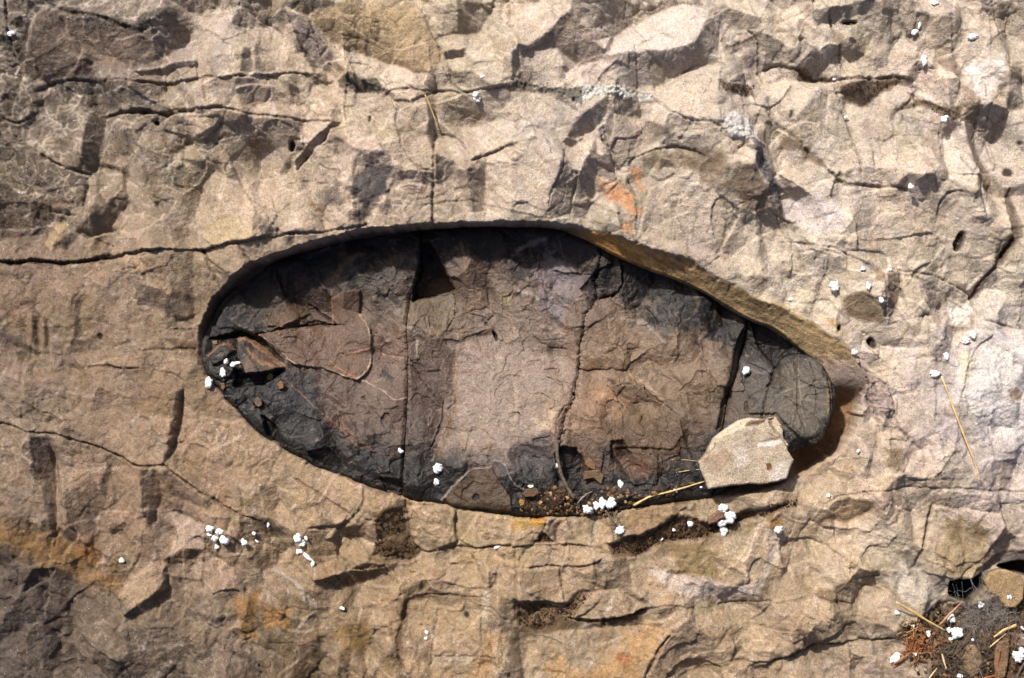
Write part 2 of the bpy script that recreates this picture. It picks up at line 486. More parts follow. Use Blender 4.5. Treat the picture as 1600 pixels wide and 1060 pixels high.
# ------------------------------------------------------------ the bedrock: where its cracks, faces and colour patches are
# T origin and scale of a working window; K crack (width depth [step dirt]); F face (slope [lift edge keep]);
# C colour patch: stains, also painted shade (r g b strength [edge ragged]); R rough patch; V vein; D dome or pit
ROCK = """
T 0 0 2.65
F -.45;100,300 140,200 170,110 230,50 270,80 300,170 270,220 360,260 320,310 200,340 110,320
C 118 100 86 .6;100,300 140,200 170,110 230,50 300,100 620,110 640,240 560,290 360,300 320,310 200,340
F -.15;290,80 500,100 630,130 640,240 560,280 440,230 300,160
F -.55;640,100 700,60 770,110 760,170 700,220 640,250
F .3;220,10 480,0 490,80 350,65
F -.2;0,150 100,200 90,310 60,330 0,200
F .45;750,30 980,10 950,80 800,90
F .35;790,110 1060,100 1060,230 830,240 715,240 760,170
F -.65 5;560,300 700,262 820,255 820,285 700,290 600,315
F .15 5;575,340 600,315 700,292 820,287 825,335
F .3;840,250 870,240 885,330 840,335
F .05;870,240 1020,220 1030,310 1000,335 890,330
F -.6;1020,215 1045,200 1060,300 1000,340
F .25;370,270 460,240 560,300 560,345 400,330
F -.35;430,350 570,345 690,350 650,400 540,430 440,450
F .3;690,350 720,370 800,460 740,460 640,420
F .1;740,350 860,345 970,340 980,420 860,455 800,450
F -.5;970,340 1060,330 1060,440 1010,435
F .2;110,560 150,440 280,420 380,440 360,560 330,690 250,680 130,590
F -.8;370,430 425,490 405,620 385,705 350,700 350,560
F -.5;360,360 420,345 380,400 350,430 380,440 300,430
F -.1;0,480 50,600 180,640 340,720 350,860 200,870 0,760
F -.35;0,770 200,850 260,880 150,900 0,880
F .05;430,490 500,480 520,600 440,670 385,680
F -.15;520,490 760,475 800,570 740,620 660,680 560,600
F .35;770,470 830,480 870,570 820,580
F -.3;860,470 930,455 1000,480 1060,490 1060,640 950,680 900,600
F .25;530,560 600,700 640,850 700,860 600,1000 440,930 520,740
F -.45;390,670 430,670 500,690 515,780 470,860 440,830 400,780
F .4;385,700 400,700 405,850 360,880 365,720
F .2;405,690 490,700 500,780 430,860 405,840
F -.6;470,870 510,790 530,830 470,900 430,960 390,1020 380,980
F -.3;560,600 700,650 850,660 880,700 790,800 760,1000 680,900 600,740
F .35;820,760 880,700 1000,760 1060,860 1060,990 900,1015 830,980 790,900
C 190 170 130 .5;830,980 870,930 980,890 1060,930 1060,990 870,1020
F -.3;0,880 250,890 300,930 220,1040 170,960 0,990
F .2;200,930 290,920 240,970 200,1030 170,1010
C 176 154 118 .7 5 5;205,935 280,925 250,980 200,1030 175,1005
F -.7;240,1000 330,930 420,870 440,900 390,980 330,960 260,1040
F -.5;130,360 200,335 300,325 290,345 200,362 150,378
K 3.2 6 2;150,375 200,345 300,325 360,330 430,345 500,342 570,345 700,345 800,335 900,330 960,335 1060,325
K 6.5 11 5;430,470 500,468 600,462 680,470 740,462 800,460
K 3 6 2;800,455 860,462 930,450 1000,470 1060,478
K 5 7;205,10 230,40 280,65 350,68 420,85 480,95 520,125 560,120
C 62 60 55 .75 6 8;210,20 350,60 480,85 560,115 600,70 720,30 740,60 640,100 600,150 500,115 340,80
R 1.2;210,20 350,60 480,85 560,115 600,70 720,30 740,60 640,100 600,150 500,115 340,80
K 8 12;45,0 40,100 50,180
K 5 9;50,180 75,300 90,440
F .5;45,170 60,170 90,330 95,400 70,330
K 5 8 2;0,480 40,540 100,590 180,640 260,690 340,715 370,720
K 7 10;10,520 45,600
K 3 5;0,470 70,520 120,500 160,455
F -.7;70,530 120,480 165,455 110,540
K 2 3;160,540 200,500 270,440
K 4 7;360,730 355,800 345,885
K 3 5;345,885 300,890 200,880
K 1.5 3;50,600 90,700 130,800
K 2 4;520,490 560,590 620,660 660,690
K 3 5;940,640 990,760 1060,860
K 2 3;860,580 910,600 960,660
K 2 3;150,1040 190,980 160,940
K 2 3;270,90 310,160 370,180 430,235 500,230 600,180
K 2 3;870,250 880,290 910,330
K 3 4;845,340 870,440
D 3 3.5 -6;640,508
D 2 2 -3;130,806
V 4 225 220 215 .6;60,135 90,150
R .8;0,100 120,100 100,400 0,400

T 400 0 2.65
F -.4;120,50 200,70 240,110 310,220 300,290 220,260 165,150
C 150 136 130 .7;120,50 220,80 310,220 300,290 220,260
F -.1;220,70 310,10 450,0 470,120 520,210 540,240 430,200 300,165
F .5;300,180 420,210 540,245 640,285 690,350 620,350 560,380 430,320 330,260
C 205 190 172 .5;220,80 420,210 640,285 680,350 560,380 430,320
F -.12;460,0 640,0 700,60 760,190 755,260 700,310 540,240 480,130
C 172 148 112 .7;220,70 310,10 640,0 760,190 755,260 700,310 540,240 300,165
F -.4;120,40 200,60 330,20 330,0 160,0
F .2;0,100 110,100 210,280 120,300 20,220
F -.35;0,180 20,230 100,310 0,330
F -.3;180,300 280,290 290,340 230,330
F .1;20,330 120,320 140,400 60,420 0,420
F -.4;0,370 60,350 130,400 60,420 0,425
F .35;340,380 520,370 560,400 580,560 540,640 420,620 320,560 360,480
F -.55;780,210 870,180 960,60 990,0 830,0 835,120 750,140
F .45;750,150 940,110 930,160 860,200 770,215
F .45;940,110 1060,60 1060,240 900,260 820,300 780,250 860,210
F -.5;780,210 870,200 860,225 780,240
F .3;820,290 1060,235 1060,330 960,350 900,300
F -.4;770,390 850,380 930,440 920,500 800,480 765,430
F .15;590,400 700,400 730,470 700,600 680,690 650,670 610,600 580,480
F -.7;700,410 750,470 742,600 735,620 700,560 720,500
F .3;640,600 700,560 740,620 738,690 700,700 660,680
K 3 5;585,420 580,500 600,590 640,670 690,705 735,710
K 4 8;120,50 170,150 230,270 268,340
K 3 6;640,0 690,50 720,120 760,190 765,260
K 3 5;765,260 790,310 815,355 880,385
K 3.2 6 2;540,385 570,370 620,360 690,380 740,370 800,370 860,385 940,370 1060,360
K 3 6 2;0,320 70,315 140,300 220,300
K 3 5 2;0,480 100,490 220,495 330,510
K 2 3;450,60 500,170 560,240
K 3.5 9;736,540 738,700 732,800 734,940 738,1000
K 3 6;755,545 790,555 830,570 870,610 895,660
K 5 9 3;895,662 940,650 1000,620 1060,600
F -.25;570,720 690,700 730,720 730,770 640,760 540,810
F .05 4;560,790 640,760 730,775 730,920 540,955 470,950 500,880
F -.85 -7;155,670 210,600 320,520 290,580 220,620 165,700
K 3 6;330,510 290,580 200,640 160,700 150,720
F .25;0,430 180,430 330,510 150,480 0,470
F -.4;0,495 200,500 160,600 100,600 0,630
D 4.5 9 -9 .2;145,600
D 2 5 -4;470,495
C 56 58 66 .8 10 16;390,740 470,680 560,700 540,800 450,850 400,800
C 56 54 56 .8 8 12;500,760 560,710 520,840 450,930 400,920 460,840
C 84 76 74 .7 10 16;240,800 340,760 360,850 280,870
C 120 90 60 .6;220,830 290,870 260,900
F .15;230,650 340,680 350,850 280,880 200,800
F .35;360,640 400,650 400,860 370,880 340,700
F .4;0,750 150,700 280,930 120,970 0,830
K 2 4;235,660 300,650 345,690 350,760
F -.2;170,740 250,850 290,960 250,900 190,800
K 2.5 5;0,840 60,900 115,975 175,970 230,965
K 2 4;240,890 270,910 290,965
K 3.4 7 3;0,990 150,970 290,963 460,930
F .35;740,570 800,560 900,670 880,720 830,700 740,640
F -.5;740,640 820,670 820,710 770,765 740,760
F .15;740,780 880,720 940,700 940,920 740,930
F .4;750,490 840,560 895,655 1060,590 1060,480 870,520
F -.55;870,700 940,700 950,900 900,880 880,800
F .3;950,700 1060,620 1060,900 960,920
C 66 66 60 .85 5 9;330,320 380,310 440,370 420,380 340,350
C 60 60 56 .85 5 9;430,320 500,320 535,370 500,385 440,365
R 1.5;330,315 500,320 535,370 500,385 340,360
C 70 66 58 .7 5 10;0,90 110,80 120,30 215,0 130,0 90,40 0,60
R 1.3;0,90 110,80 120,30 215,0 90,30 0,60

T 800 0 2.65
F -.45;60,220 240,60 320,140 390,250 280,270 180,200
C 132 112 94 .5;60,220 240,60 320,140 390,250 280,270 180,200
F -.38;250,0 545,0 500,80 410,170 330,180 310,120 240,50
F .5;0,0 230,0 240,50 180,110 60,200 0,180
F .3 3;330,180 410,150 385,215
F .55;560,60 700,0 800,20 820,70 760,150 700,225 590,215 400,230 430,150 500,90
C 212 200 190 .55;560,60 700,0 800,20 820,70 760,150 700,225 590,215 400,230 500,90
F -.3;400,235 600,225 740,190 830,75 870,80 850,260 750,270 600,350 440,350
F -.45;740,190 830,75 880,70 860,200 760,270 700,290
F .35;600,350 760,270 860,265 840,400 850,510 700,490 600,400
C 200 184 165 .5;440,360 600,350 760,270 860,265 850,510 700,490
K 2.5 4;585,360 680,320 740,280 760,270
K 2 2.5;870,60 865,200 855,380
K 2 3;500,90 560,170 560,200
K 5 8;980,120 1030,150 1035,250 1060,340
C 85 72 58 .7 5 8;880,190 950,160 1010,140 1010,155 950,185 890,205
K 5 4;885,195 950,172 1000,148
C 96 94 86 .9 3 2;0,338 80,345 180,372 290,375 290,440 200,400 100,365 0,358
C 200 198 190 .9 3 2;280,360 420,350 580,385 590,410 440,400 350,400 290,430
R 2.2;0,335 80,340 180,365 280,355 420,345 585,385 590,412 440,405 350,405 280,445 200,410 100,370 0,362
C 196 192 186 .9 3 2;850,510 880,470 930,465 990,500 1010,560 990,590 920,590 870,560
D 24 22 7;930,530
R 1.8;850,510 880,470 930,465 990,500 1010,560 990,590 920,590 870,560
C 116 110 112 .9 3 2;985,575 1025,600 1068,720 1068,780 1030,730 995,660
R 1.2;985,575 1025,600 1068,720 1068,780 1030,730 995,660
F .2;0,380 100,370 230,440 270,480 200,590 100,570 0,600
F -.7;210,590 270,500 400,400 410,440 360,520 250,610
F .3;260,410 400,400 330,450 270,490
F -.12;380,530 400,470 520,470 640,540 560,600 500,660 480,700 440,690
C 168 152 136 .6;380,530 400,470 520,470 640,540 500,660 440,690
F .6;510,650 560,600 640,560 600,610 530,650
F .5;560,420 620,430 610,500 540,500
K 3 6;375,520 395,600 430,690 480,720 500,660 530,640
K 4 6 3;530,640 560,625 640,605 740,620 780,640
K 6 10;360,540 380,590 430,640
K 4 7;480,740 500,790 520,830 516,900 515,980
F .5;455,690 490,680 485,720 455,720
F .12;0,600 80,585 180,590 220,640 190,720 150,800 140,890 0,910
F -.6;215,620 220,680 270,720 250,890 140,900 160,800
F .45;225,630 350,530 355,600 270,710 240,700
F -.4;350,560 355,700 310,900 250,900 275,720
K 3 5;215,620 210,700 170,780 140,900
K 3 5;270,720 255,800 245,900
F .45;310,900 345,800 420,830 440,940 330,905
C 200 140 92 .7 12 30;360,740 430,740 450,780 520,810 510,880 490,910 440,850 400,830 380,790
C 198 140 96 .75 9 20;500,700 550,690 550,800 520,790
C 200 140 90 .6 5 14;440,930 500,900 505,960 440,960
F .0;530,830 600,700 760,680 830,780 890,870 880,960 800,1060 530,990
K 2 3;850,840 890,900 880,1000 840,1060
C 112 95 70 .65 9 20;540,630 700,620 880,620 860,720 700,700 560,690
C 90 74 54 .75 5 9;860,345 1000,350 1020,400 960,400 870,375
C 122 102 82 .75 9 16;890,690 1000,690 1060,800 1040,880 960,850 890,780
C 105 88 70 .6 9 20;740,680 860,640 900,700 850,780 780,760
F -.3;890,690 1000,690 1060,800 960,840 900,800
K 2 3;830,780 880,850 940,910 1010,960 1060,990
K 2.4 5;610,430 680,490 740,510 840,520 890,570
F .5;910,640 960,610 1000,640 990,690 900,680
K 4 5;905,650 950,605 985,600
F .2;430,930 600,1010 800,1080 1060,1150 1000,1060 800,1040 600,980

T 1200 0 2.65
K 5 5;210,0 250,80 290,180 325,300
K 1.6 3;190,30 110,140 105,220
K 7 8 3;0,270 50,250 110,280 180,320 270,325 420,325 520,310 600,320
C 92 74 55 .8 6 9;100,270 150,280 200,310 270,320 260,330 160,325 110,295
K 3 5;275,330 310,420 330,500 370,600 385,680 385,745
K 4 6;610,290 650,280 700,285
K 3 5;610,290 625,390 560,450 530,460 520,560 515,640 525,710
F -.45;300,350 420,330 600,310 500,370 400,440 330,400
C 104 82 60 .8 5 9;310,350 420,328 600,312 500,370 400,440 330,400
C 92 74 54 .85 5 9;540,460 640,400 740,450 800,440 790,500 740,500 640,430
F .3;480,380 520,340 600,350 620,390 540,440
K 7 5;625,400 690,440 730,460
C 98 76 60 .6;715,235 780,235 810,310 790,330 740,300
F -.5;720,330 790,330 800,440 740,440
F .45;650,290 700,300 730,430 640,400
F .45;30,330 230,320 210,400 150,440 100,500 70,520 20,450
C 205 190 170 .5;30,330 230,320 150,440 70,520 20,450
F -.08;100,500 230,340 275,340 320,470 370,620 380,680 240,690 150,600
D 3 6 -3 .2;93,470
F .3;335,420 430,440 410,480 340,470
K 5 7;0,450 30,500 110,560 180,640 230,690 290,760
C 105 84 62 .75 6 10;100,550 190,640 240,690 180,680 110,610 40,620
K 3 5;320,790 340,900 370,1040
K 6 7 2;245,705 300,765 380,770 440,770 520,775 560,790
F .1;330,480 440,440 500,420 510,560 440,620 400,680
F .35;440,620 530,560 520,700 440,700
F .1;570,480 640,440 720,470 715,660 700,700 600,600
K 1.6 2;570,560 620,640 660,700
K 3 4;720,500 715,600 722,660
F .45;740,560 790,530 820,620 860,700 830,790 740,750 730,640
C 216 202 184 .5;740,560 790,530 860,700 830,790 740,750
F -.45;800,490 870,500 870,620 940,740 950,810 890,780 830,640
C 136 114 90 .6;800,350 860,400 870,620 940,740 950,810 890,780 830,640 790,470
F -.3;920,0 980,0 1020,100 1010,240 960,100
K 3 4;930,0 960,80 1000,200
K 5 8;1020,40 1025,240 985,290
C 90 72 56 .7 6 10;990,270 1060,270 1060,340 970,330 960,400 950,380
F -.4;980,300 1060,320 1060,450 980,450
K 3 4;800,0 820,60 810,80
K 4 3;755,60 770,150 790,250 810,330
K 3 3;540,0 550,70 600,130
F .5;980,470 1060,450 1060,760 980,780 950,600
F .15;830,60 920,40 1000,200 900,240 830,300 790,200
D 11 3.5 -9;340,93
D 7 16 -13 .25;800,1000
D 3 3 -4;1040,596
D 6 8 -2;990,715
K 4 5 2;700,890 710,830 750,790 820,805
F -.1;320,790 440,780 560,790 700,890 760,900 950,950 940,1060 400,1060 340,900
K 9 10;1000,780 1000,900 1020,980 980,1060
C 96 76 60 .7 6 8;990,790 1010,790 1040,970 980,1060 960,1040 995,960
K 3 4;970,790 985,850
C 205 194 192 .6;60,820 200,800 300,850 320,950 200,960 90,900
F .25;60,820 200,800 300,850 330,1000 200,980 90,900
F -.4;0,700 60,720 100,780 160,830 60,810 40,870 0,780
C 116 110 112 .9 3 2;-4,680 40,740 66,800 62,890 20,820 -4,790
R 1.2;-4,680 40,740 66,800 62,890 20,820 -4,790
K 3 4;0,780 20,850 60,930 90,990 180,1020 300,1060
C 222 212 204 .75 8 24;820,270 1000,220 960,320 900,400 870,460 830,340
R .9;820,270 1000,220 960,320 900,400 870,460 830,340
F .4;840,340 940,330 880,460
C 228 222 214 .8 3 6;830,280 870,270 880,300 840,310
K 3 3;900,460 920,560 940,700
K 3 3;860,460 865,540 870,590

T 0 350 2.65
K 7 13 6;-20,155 60,160 150,150 230,160
K 6 12 6;230,160 290,160 400,145 520,125 600,112 640,108
K 3 6 5;640,108 690,108 820,105 850,105
K 5 10 6;830,106 940,85 1060,70 1100,60
C 60 52 42 .6 4 6;0,145 150,150 290,150 400,140 400,158 150,172 0,170
K 4 7;835,110 870,180 915,280
K 5 10;835,105 850,130 875,165
K 5 8;990,85 1030,140 1058,190
K 3 4;860,140 900,180 960,210
K 2 4;780,140 800,230 830,262
K 5 5;510,190 570,185
F -.15;600,110 800,110 800,380 760,400 650,330 600,200
F .3;550,130 610,170 690,280 600,250
F -.45;740,240 800,300 790,420 680,370
F .1;880,110 980,90 1040,180 960,210 880,150
F -.3;850,130 960,215 1040,200 940,260
K 4 6;700,440 820,437
K 4 5;580,522 680,520 810,518
C 100 78 58 .7 4 6;690,480 810,500 810,525 740,525
K 6 6;360,595 420,588 500,598 580,602
K 2.5 5;640,605 720,618 765,655
K 2 2;480,660 500,648 560,645
K 1.4 2;680,530 720,600
F -.7;730,690 762,680 750,790 725,920 705,1000 690,1000 705,880
K 6 8;755,690 748,790 722,920 692,1000
K 4 8 2;-20,825 70,840 150,860 215,870 270,880 340,905 400,920 480,950 540,985 610,1002 690,1000
K 2 4;255,820 250,870
F .15;680,530 820,560 760,650
C 96 82 62 .7 6 12;110,300 150,300 150,360 120,360
C 122 104 80 .5;80,370 190,390 190,500 100,500
C 70 60 48 .8 5 9;60,530 100,530 95,560 70,560
C 130 112 88 .5;180,300 480,300 480,380 430,420 300,440 260,500
F -.8;140,870 205,880 215,970 230,1060 155,1060 140,960
F .2;95,385 130,370 135,500 110,500
F -.5;135,380 150,380 160,500 140,500
F .2;160,390 180,390 180,490 165,500
F -.6;180,380 195,390 195,500 185,510
F -.3;280,350 330,300 330,440 290,520 310,420
C 118 106 88 .5 9 25;0,650 280,720 280,800 100,800 0,720
F .15;280,540 400,520 580,540 570,590 400,580 330,595
F -.2;0,400 50,460 150,520 250,540 150,540 0,490
C 112 98 88 .6;0,400 60,470 150,520 60,510 0,490
C 112 92 66 .5 9 14;560,740 640,700 740,720 720,800 620,790
F .1;260,820 330,780 560,750 720,800 680,980 560,980 400,900
K 1.6 2;540,800 550,860 540,900
K 2 3;420,400 430,360 460,350
D 4 5 -2;405,465

T 1200 350 2.65
K 3.4 6 1;70,70 150,80 240,95 310,120 370,150 440,185
K 3 5;500,190 560,195 640,205 740,225 800,260 860,300
K 3.5 6;860,300 880,370 930,410 1060,435 1110,440
C 130 124 124 .75 4 8;330,130 460,180 470,200 400,180
F -.55;960,60 1000,40 1015,60 960,190 900,260 870,300 880,250 930,180
F .4;1010,60 1060,60 1060,140 1010,210 960,180
K 4 4;960,185 1000,210 1020,200 1040,120
K 10 9;1000,0 1015,40 990,110 930,190 880,270 862,310
C 88 66 50 .75 6 8;1000,60 1020,60 985,150 930,220 900,300 860,320 880,250 940,170
F -.35;180,100 245,100 250,190 200,340 205,220
K 1.6 3;250,120 250,200 200,360
F -.15;300,310 400,280 450,330 490,420 390,400 310,370
C 140 116 84 .75 6 12;300,300 400,280 450,330 490,410 390,400 310,360
F -.55;480,210 550,205 545,330 500,420 480,300
C 130 106 90 .6;480,210 550,205 545,330 500,420 480,300
F .1;560,210 620,220 680,360 560,330 555,260
F -.4;620,215 700,270 740,350 690,360
C 140 124 116 .7;620,215 700,270 740,350 690,360
K 4 6;555,205 550,260 580,350
K 3 4;620,215 650,300 690,370
K 2.4 5;490,425 560,400 680,375
K 6 5;470,200 480,300 490,410
C 120 70 40 .5 4 8;430,190 470,200 460,240 430,230
K 2 3;590,400 580,450 520,550
C 118 108 106 .85 5 9;665,545 720,480 760,400 790,350 790,440 740,540 700,580
R 1.5;665,545 720,480 760,400 790,350 790,440 740,540 700,580
C 120 92 66 .6 6 14;780,380 870,370 860,430 780,450
K 3 3;860,370 780,460 745,560
K 3 4;780,320 840,350 870,370
C 218 211 204 .8 24 44;850,560 950,490 1060,460 1120,480 1120,900 900,850 780,720 800,620
C 228 220 210 .8 8 16;760,330 860,330 850,420 770,410
C 226 214 180 .6 8 20;800,560 860,520 850,640 800,660
R .5;850,560 950,490 1120,460 1120,900 900,850 780,720 800,620
C 140 110 84 .7 5 9;980,680 1060,690 1060,740 1000,730
K 2 3;700,650 690,760 690,850 655,920 700,1060
K 1.5 2;820,700 830,800 800,860
K 1.5 2.5;880,840 930,900 940,1000
D 3 6 -9 .2;300,435
D 6 9 -12 -.4;443,495
F .4 2;410,480 440,500 470,540 440,540 400,530
C 150 132 126 .8 6 8;290,600 400,600 490,660 520,740 500,800 420,790 380,720 310,680
R 2.6;290,600 400,600 490,660 520,740 500,800 430,790 380,720 310,680
F .3;420,720 480,700 470,840 430,820
F .5;460,870 500,850 500,900 465,920
K 2.6 6;350,560 420,610 490,670 520,700
K 2.6 6;320,585 400,640 440,690
K 3 7;370,640 400,690 430,750
K 2.6 6;395,620 440,670 475,730
K 2.6 6;300,600 350,650 380,700
F .4 2;340,570 470,650 480,670 400,630
F -.5;330,600 420,680 430,740 380,690
F .4 2;440,650 510,700 500,760 460,710
C 176 160 150 .7 3 4;300,590 420,640 480,670 460,690 380,650
K 4 5;400,680 440,760 460,860 480,880
K 3 4;500,680 520,740 510,800
C 122 102 76 .7 5 9;470,930 560,930 550,1020 480,1000
F .15;530,700 640,690 690,700 680,850 600,900 530,800
F .2;420,600 600,560 620,640 520,660
K 1.5 2;620,640 560,650 530,620
K 3 3;520,800 560,880 640,940
K 1.6 2.6;640,940 660,900 720,890 790,950 850,1060
V 2 228 216 196 .6;10,265 90,310 180,350 200,370
V 3 215 190 165 .6;200,375 260,420 340,490
C 190 158 90 .6 4 7;230,390 290,390 320,450 340,490 280,440

T 0 660 2.65
F -.85;140,60 205,80 220,250 240,400 235,510 210,380 170,200
F .45;210,130 240,160 290,380 280,440 240,430 225,300
K 4 6;237,400 235,515
K 1.6 3;180,240 178,320
C 142 108 66 .7 40 30;-20,390 130,420 250,460 390,520 400,590 520,640 480,700 350,680 180,600 -20,500
C 150 98 52 .5 16 22;300,480 390,510 400,590 320,560
C 94 82 74 .75 20 30;-30,500 180,600 300,620 350,720 280,900 150,1090 -30,1090
C 108 92 76 .5 20 30;280,700 500,720 500,1000 150,1090 250,900
F -.85 -5;100,695 150,610 230,600 200,650 110,700
F -.4;230,600 320,630 300,670 210,650
K 3 4;385,420 385,520 400,560
K 4 5;290,260 350,220 375,205
F -.75;590,200 660,190 665,330 620,440 600,380
F .15;460,180 580,180 600,380 560,460 480,380
F -.3;400,300 440,170 460,180 430,330
F -.2;270,280 380,220 430,330 400,440 300,430
K 3 4;600,440 590,520 580,560 540,620 500,690
K 2 3;555,460 560,540
K 3 4;390,530 450,560 540,620
F .2;410,460 550,470 560,560 530,620 450,560 390,520
F .12 12 8;540,640 660,580 690,600 680,690 570,760 520,800 490,720
F -.8;690,640 690,700 640,770 570,800 520,830 530,790 620,740
C 176 152 124 .6;540,640 660,580 690,600 680,690 570,760 490,720
F -.2;640,400 720,430 710,480 650,440
F .22;650,360 850,420 850,520 700,560 720,450
C 186 166 152 .5;650,360 850,420 850,520 700,560 720,450
F -.45;680,570 760,515 840,530 800,570 700,600
C 116 94 70 .7 5 8;680,570 760,515 840,530 800,570 700,600
K 3.4 5;855,470 840,560 835,640 840,720
K 4 5;905,530 898,600
F -.6;895,555 940,560 900,580
K 5 5;795,690 775,760
F -.4;690,190 830,290 900,330 870,360 700,300
K 6 8 4;700,180 760,230 830,280 900,320 960,350 1010,380 1060,400
F .4;700,150 760,170 900,290 880,310 800,250
F .2;940,330 1000,350 1060,390 1000,400 900,350
C 142 106 60 .7 10 18;980,720 1060,700 1060,900 1000,900 980,800
K 5 6;970,860 1000,900 1060,890
F -.65;170,980 200,910 235,890 240,1000 200,1040
F -.3;60,750 110,700 80,860 50,900
K 3 4;70,900 110,980 100,1060
K 2 3;580,890 600,960 560,975
F .25;780,600 900,560 960,660 900,720 820,700
F -.3;960,560 1060,600 1060,700 980,700
F .15;280,750 480,720 520,860 400,900 380,1000 300,950
F -.2;520,850 700,830 800,900 740,1060 560,1000
K 3 3;850,830 890,780 870,730
F -.4;920,780 960,820 900,860 860,840
D 3 2 -3;65,560

T 400 660 2.65
K 2.5 4;110,120 70,170 50,250
K 4 5;140,215 260,290 380,370 440,430
F .1;70,180 190,180 440,260 430,350 380,360 200,250
K 7 7;450,270 450,330 410,390 350,435 220,440
F .35;60,380 110,310 170,400 165,450 100,420
K 4 4;90,320 160,390 175,450
F -.4;-60,380 60,400 130,470 60,480 -60,500
C 82 70 54 .7 5 10;-30,370 60,400 130,470 100,480 0,430
C 100 78 54 .85 6 10;490,380 560,350 615,350 620,450 680,540 640,580 560,570 470,560 500,480
F -.3 -5 9;500,400 560,355 612,350 625,460 680,540 640,575 560,565 480,560 510,480
F .1 5;635,350 820,360 830,500 700,535 640,500
K 2 3;635,450 700,460 770,485
K 3 5;820,360 828,430 835,500
F .05 4;835,365 1060,400 1060,500 920,525 840,490
K 4 7;620,320 630,400 630,480 680,540
K 3.4 6;680,540 740,535 830,515 920,525 1000,515 1060,510
K 8 8;470,570 560,575 640,580 680,548
F .35 3;380,580 420,520 470,570 380,620
F .45 4;240,600 350,570 370,620 300,640 240,650
F -.8;240,650 370,620 470,580 640,590 500,640 350,700 270,690
C 118 92 66 .5;240,650 370,610 470,580 640,590 500,640 350,700
F .2 2;80,600 130,530 160,540 120,610
F -.4;0,560 90,520 80,600 0,620
F .1;640,600 720,550 860,540 870,580 800,590 780,650 680,655
K 2 3;680,660 780,650 800,595 870,580
F .2 2;800,595 915,590 955,685 840,680 780,660
K 2.6 4;800,592 915,588 930,620 960,680 1000,600
K 2 3;780,672 860,682 960,685
K 4 4;930,620 900,560 880,540
F -.7 -2;960,610 1000,620 1005,660 970,690
K 10 8;620,750 600,860 590,940 600,1010
C 92 72 50 .65 8 14;590,740 630,740 610,940 630,1010 590,1040 570,960
K 2.5 4 2;660,720 760,715 940,720
K 3.4 5;755,770 735,880 728,1000
F .12;630,740 750,770 730,950 610,940
C 126 104 80 .5;680,900 730,880 720,1000 620,940
F .15 2;760,770 930,780 930,920 900,960 735,960
C 206 190 162 .5;720,960 900,965 880,1000 720,1010
C 200 186 158 .7 5 10;940,700 965,690 955,860 935,880
C 158 122 76 .55 16 30;930,860 990,880 990,970 960,1090 870,1090 920,950
C 140 112 64 .6;330,850 450,830 480,900 420,960 330,930
C 158 114 60 .6;20,760 140,770 140,860 30,850
F -.4;150,930 280,880 250,1090 150,1090
F -.4;330,1090 350,940 400,930 380,1090
F .3;440,960 500,880 580,880 560,940 470,1060
F .3;500,760 600,740 590,840 520,860 460,830
F -.3;200,690 330,700 300,780 220,820
F .1;560,660 640,620 680,660 560,720 480,730
K 3 4;-20,640 60,620 130,660 200,700 260,740
V 4 186 172 160 .5;70,620 180,670 220,740 260,760
K 3 4;470,900 500,860 560,840
D 5 4 -4;365,780
D 5 5 -4;875,800
C 112 92 70 .6;640,730 880,700 930,740 760,760
K 3 4;930,760 990,770 1020,810 1060,820

T 800 660 2.65
C 100 78 54 .85 6 9;420,550 400,500 480,470 540,470 600,440 670,385 730,385 800,420 900,395 1060,350 1150,335 1150,350 1060,390 900,440 760,500 620,510 530,560
F -.2 -10 10;420,545 400,505 480,475 540,472 600,442 670,388 730,388 800,420 900,398 1060,352 1140,338 1060,388 900,438 760,496 620,506 530,555
F .05 4;440,430 500,350 700,290 740,330 640,420 520,470 450,470
C 150 122 88 .6;440,430 500,350 700,290 740,330 640,420 520,470
C 186 150 86 .8 5 8;0,400 140,400 120,430 0,450
C 196 140 40 .6 4 6;70,400 140,398 135,425 80,425
F .05 3;0,400 140,400 120,450 80,510 0,510
F -.4;150,400 200,420 185,490 140,450
F .15 3;190,440 230,405 340,400 330,510 190,500
F .25 2;340,420 400,395 420,480 350,520
K 3 5;140,398 130,440 90,505
K 3 5;200,410 190,450 185,500
K 3 4;345,400 330,460 325,510
C 82 62 42 .9 4 6;85,500 130,450 185,500
F 0 -8;88,498 130,455 180,498
K 3 5;0,515 110,510 240,510 300,512 370,520 430,550
K 2.4 4;240,510 235,600
K 4 5;12,520 14,650 15,800
K 3.4 5 2;50,600 130,595 250,600 340,580 370,560
F .4 2;255,590 270,540 370,555 330,580
F .05 4;20,605 190,605 215,750 30,730
C 120 100 80 .5;30,620 180,610 180,720 40,720
K 5 8 3;30,735 120,738 215,750
K 3 4;190,605 210,650 215,750
F 0 -8 9;20,745 120,748 215,758 250,720 300,700 330,710 250,800 180,850 100,870 30,850
C 102 80 56 .8 6 9;20,745 215,758 300,700 330,710 240,820 100,870 30,850
F .1 6;250,810 300,710 440,690 560,770 430,805 330,820
K 6 9 3;240,815 370,830 450,805 560,770
C 74 58 40 .8 5 8;240,815 370,825 450,800 560,780 520,810 400,850 300,840 180,870 30,900 30,850
K 3 5;560,770 640,750 720,760 800,775 900,755 1000,745 1100,735
F .22;480,680 680,680 740,740 600,760
C 202 186 176 .7 9 20;580,620 760,640 960,680 1060,600 1060,640 960,740 760,740 640,680
C 210 198 186 .6 7 16;590,610 640,610 640,670 600,660
C 132 112 72 .65 10 18;660,500 860,520 850,650 700,620
C 182 140 88 .55 20 40;130,960 200,990 300,1030 440,960 480,880 600,850 640,870 560,990 480,1080 180,1080
C 168 100 64 .6 9 16;430,960 490,950 500,980 450,1000
F .12 3;30,880 480,850 600,850 650,870 560,990 540,1080 60,1080
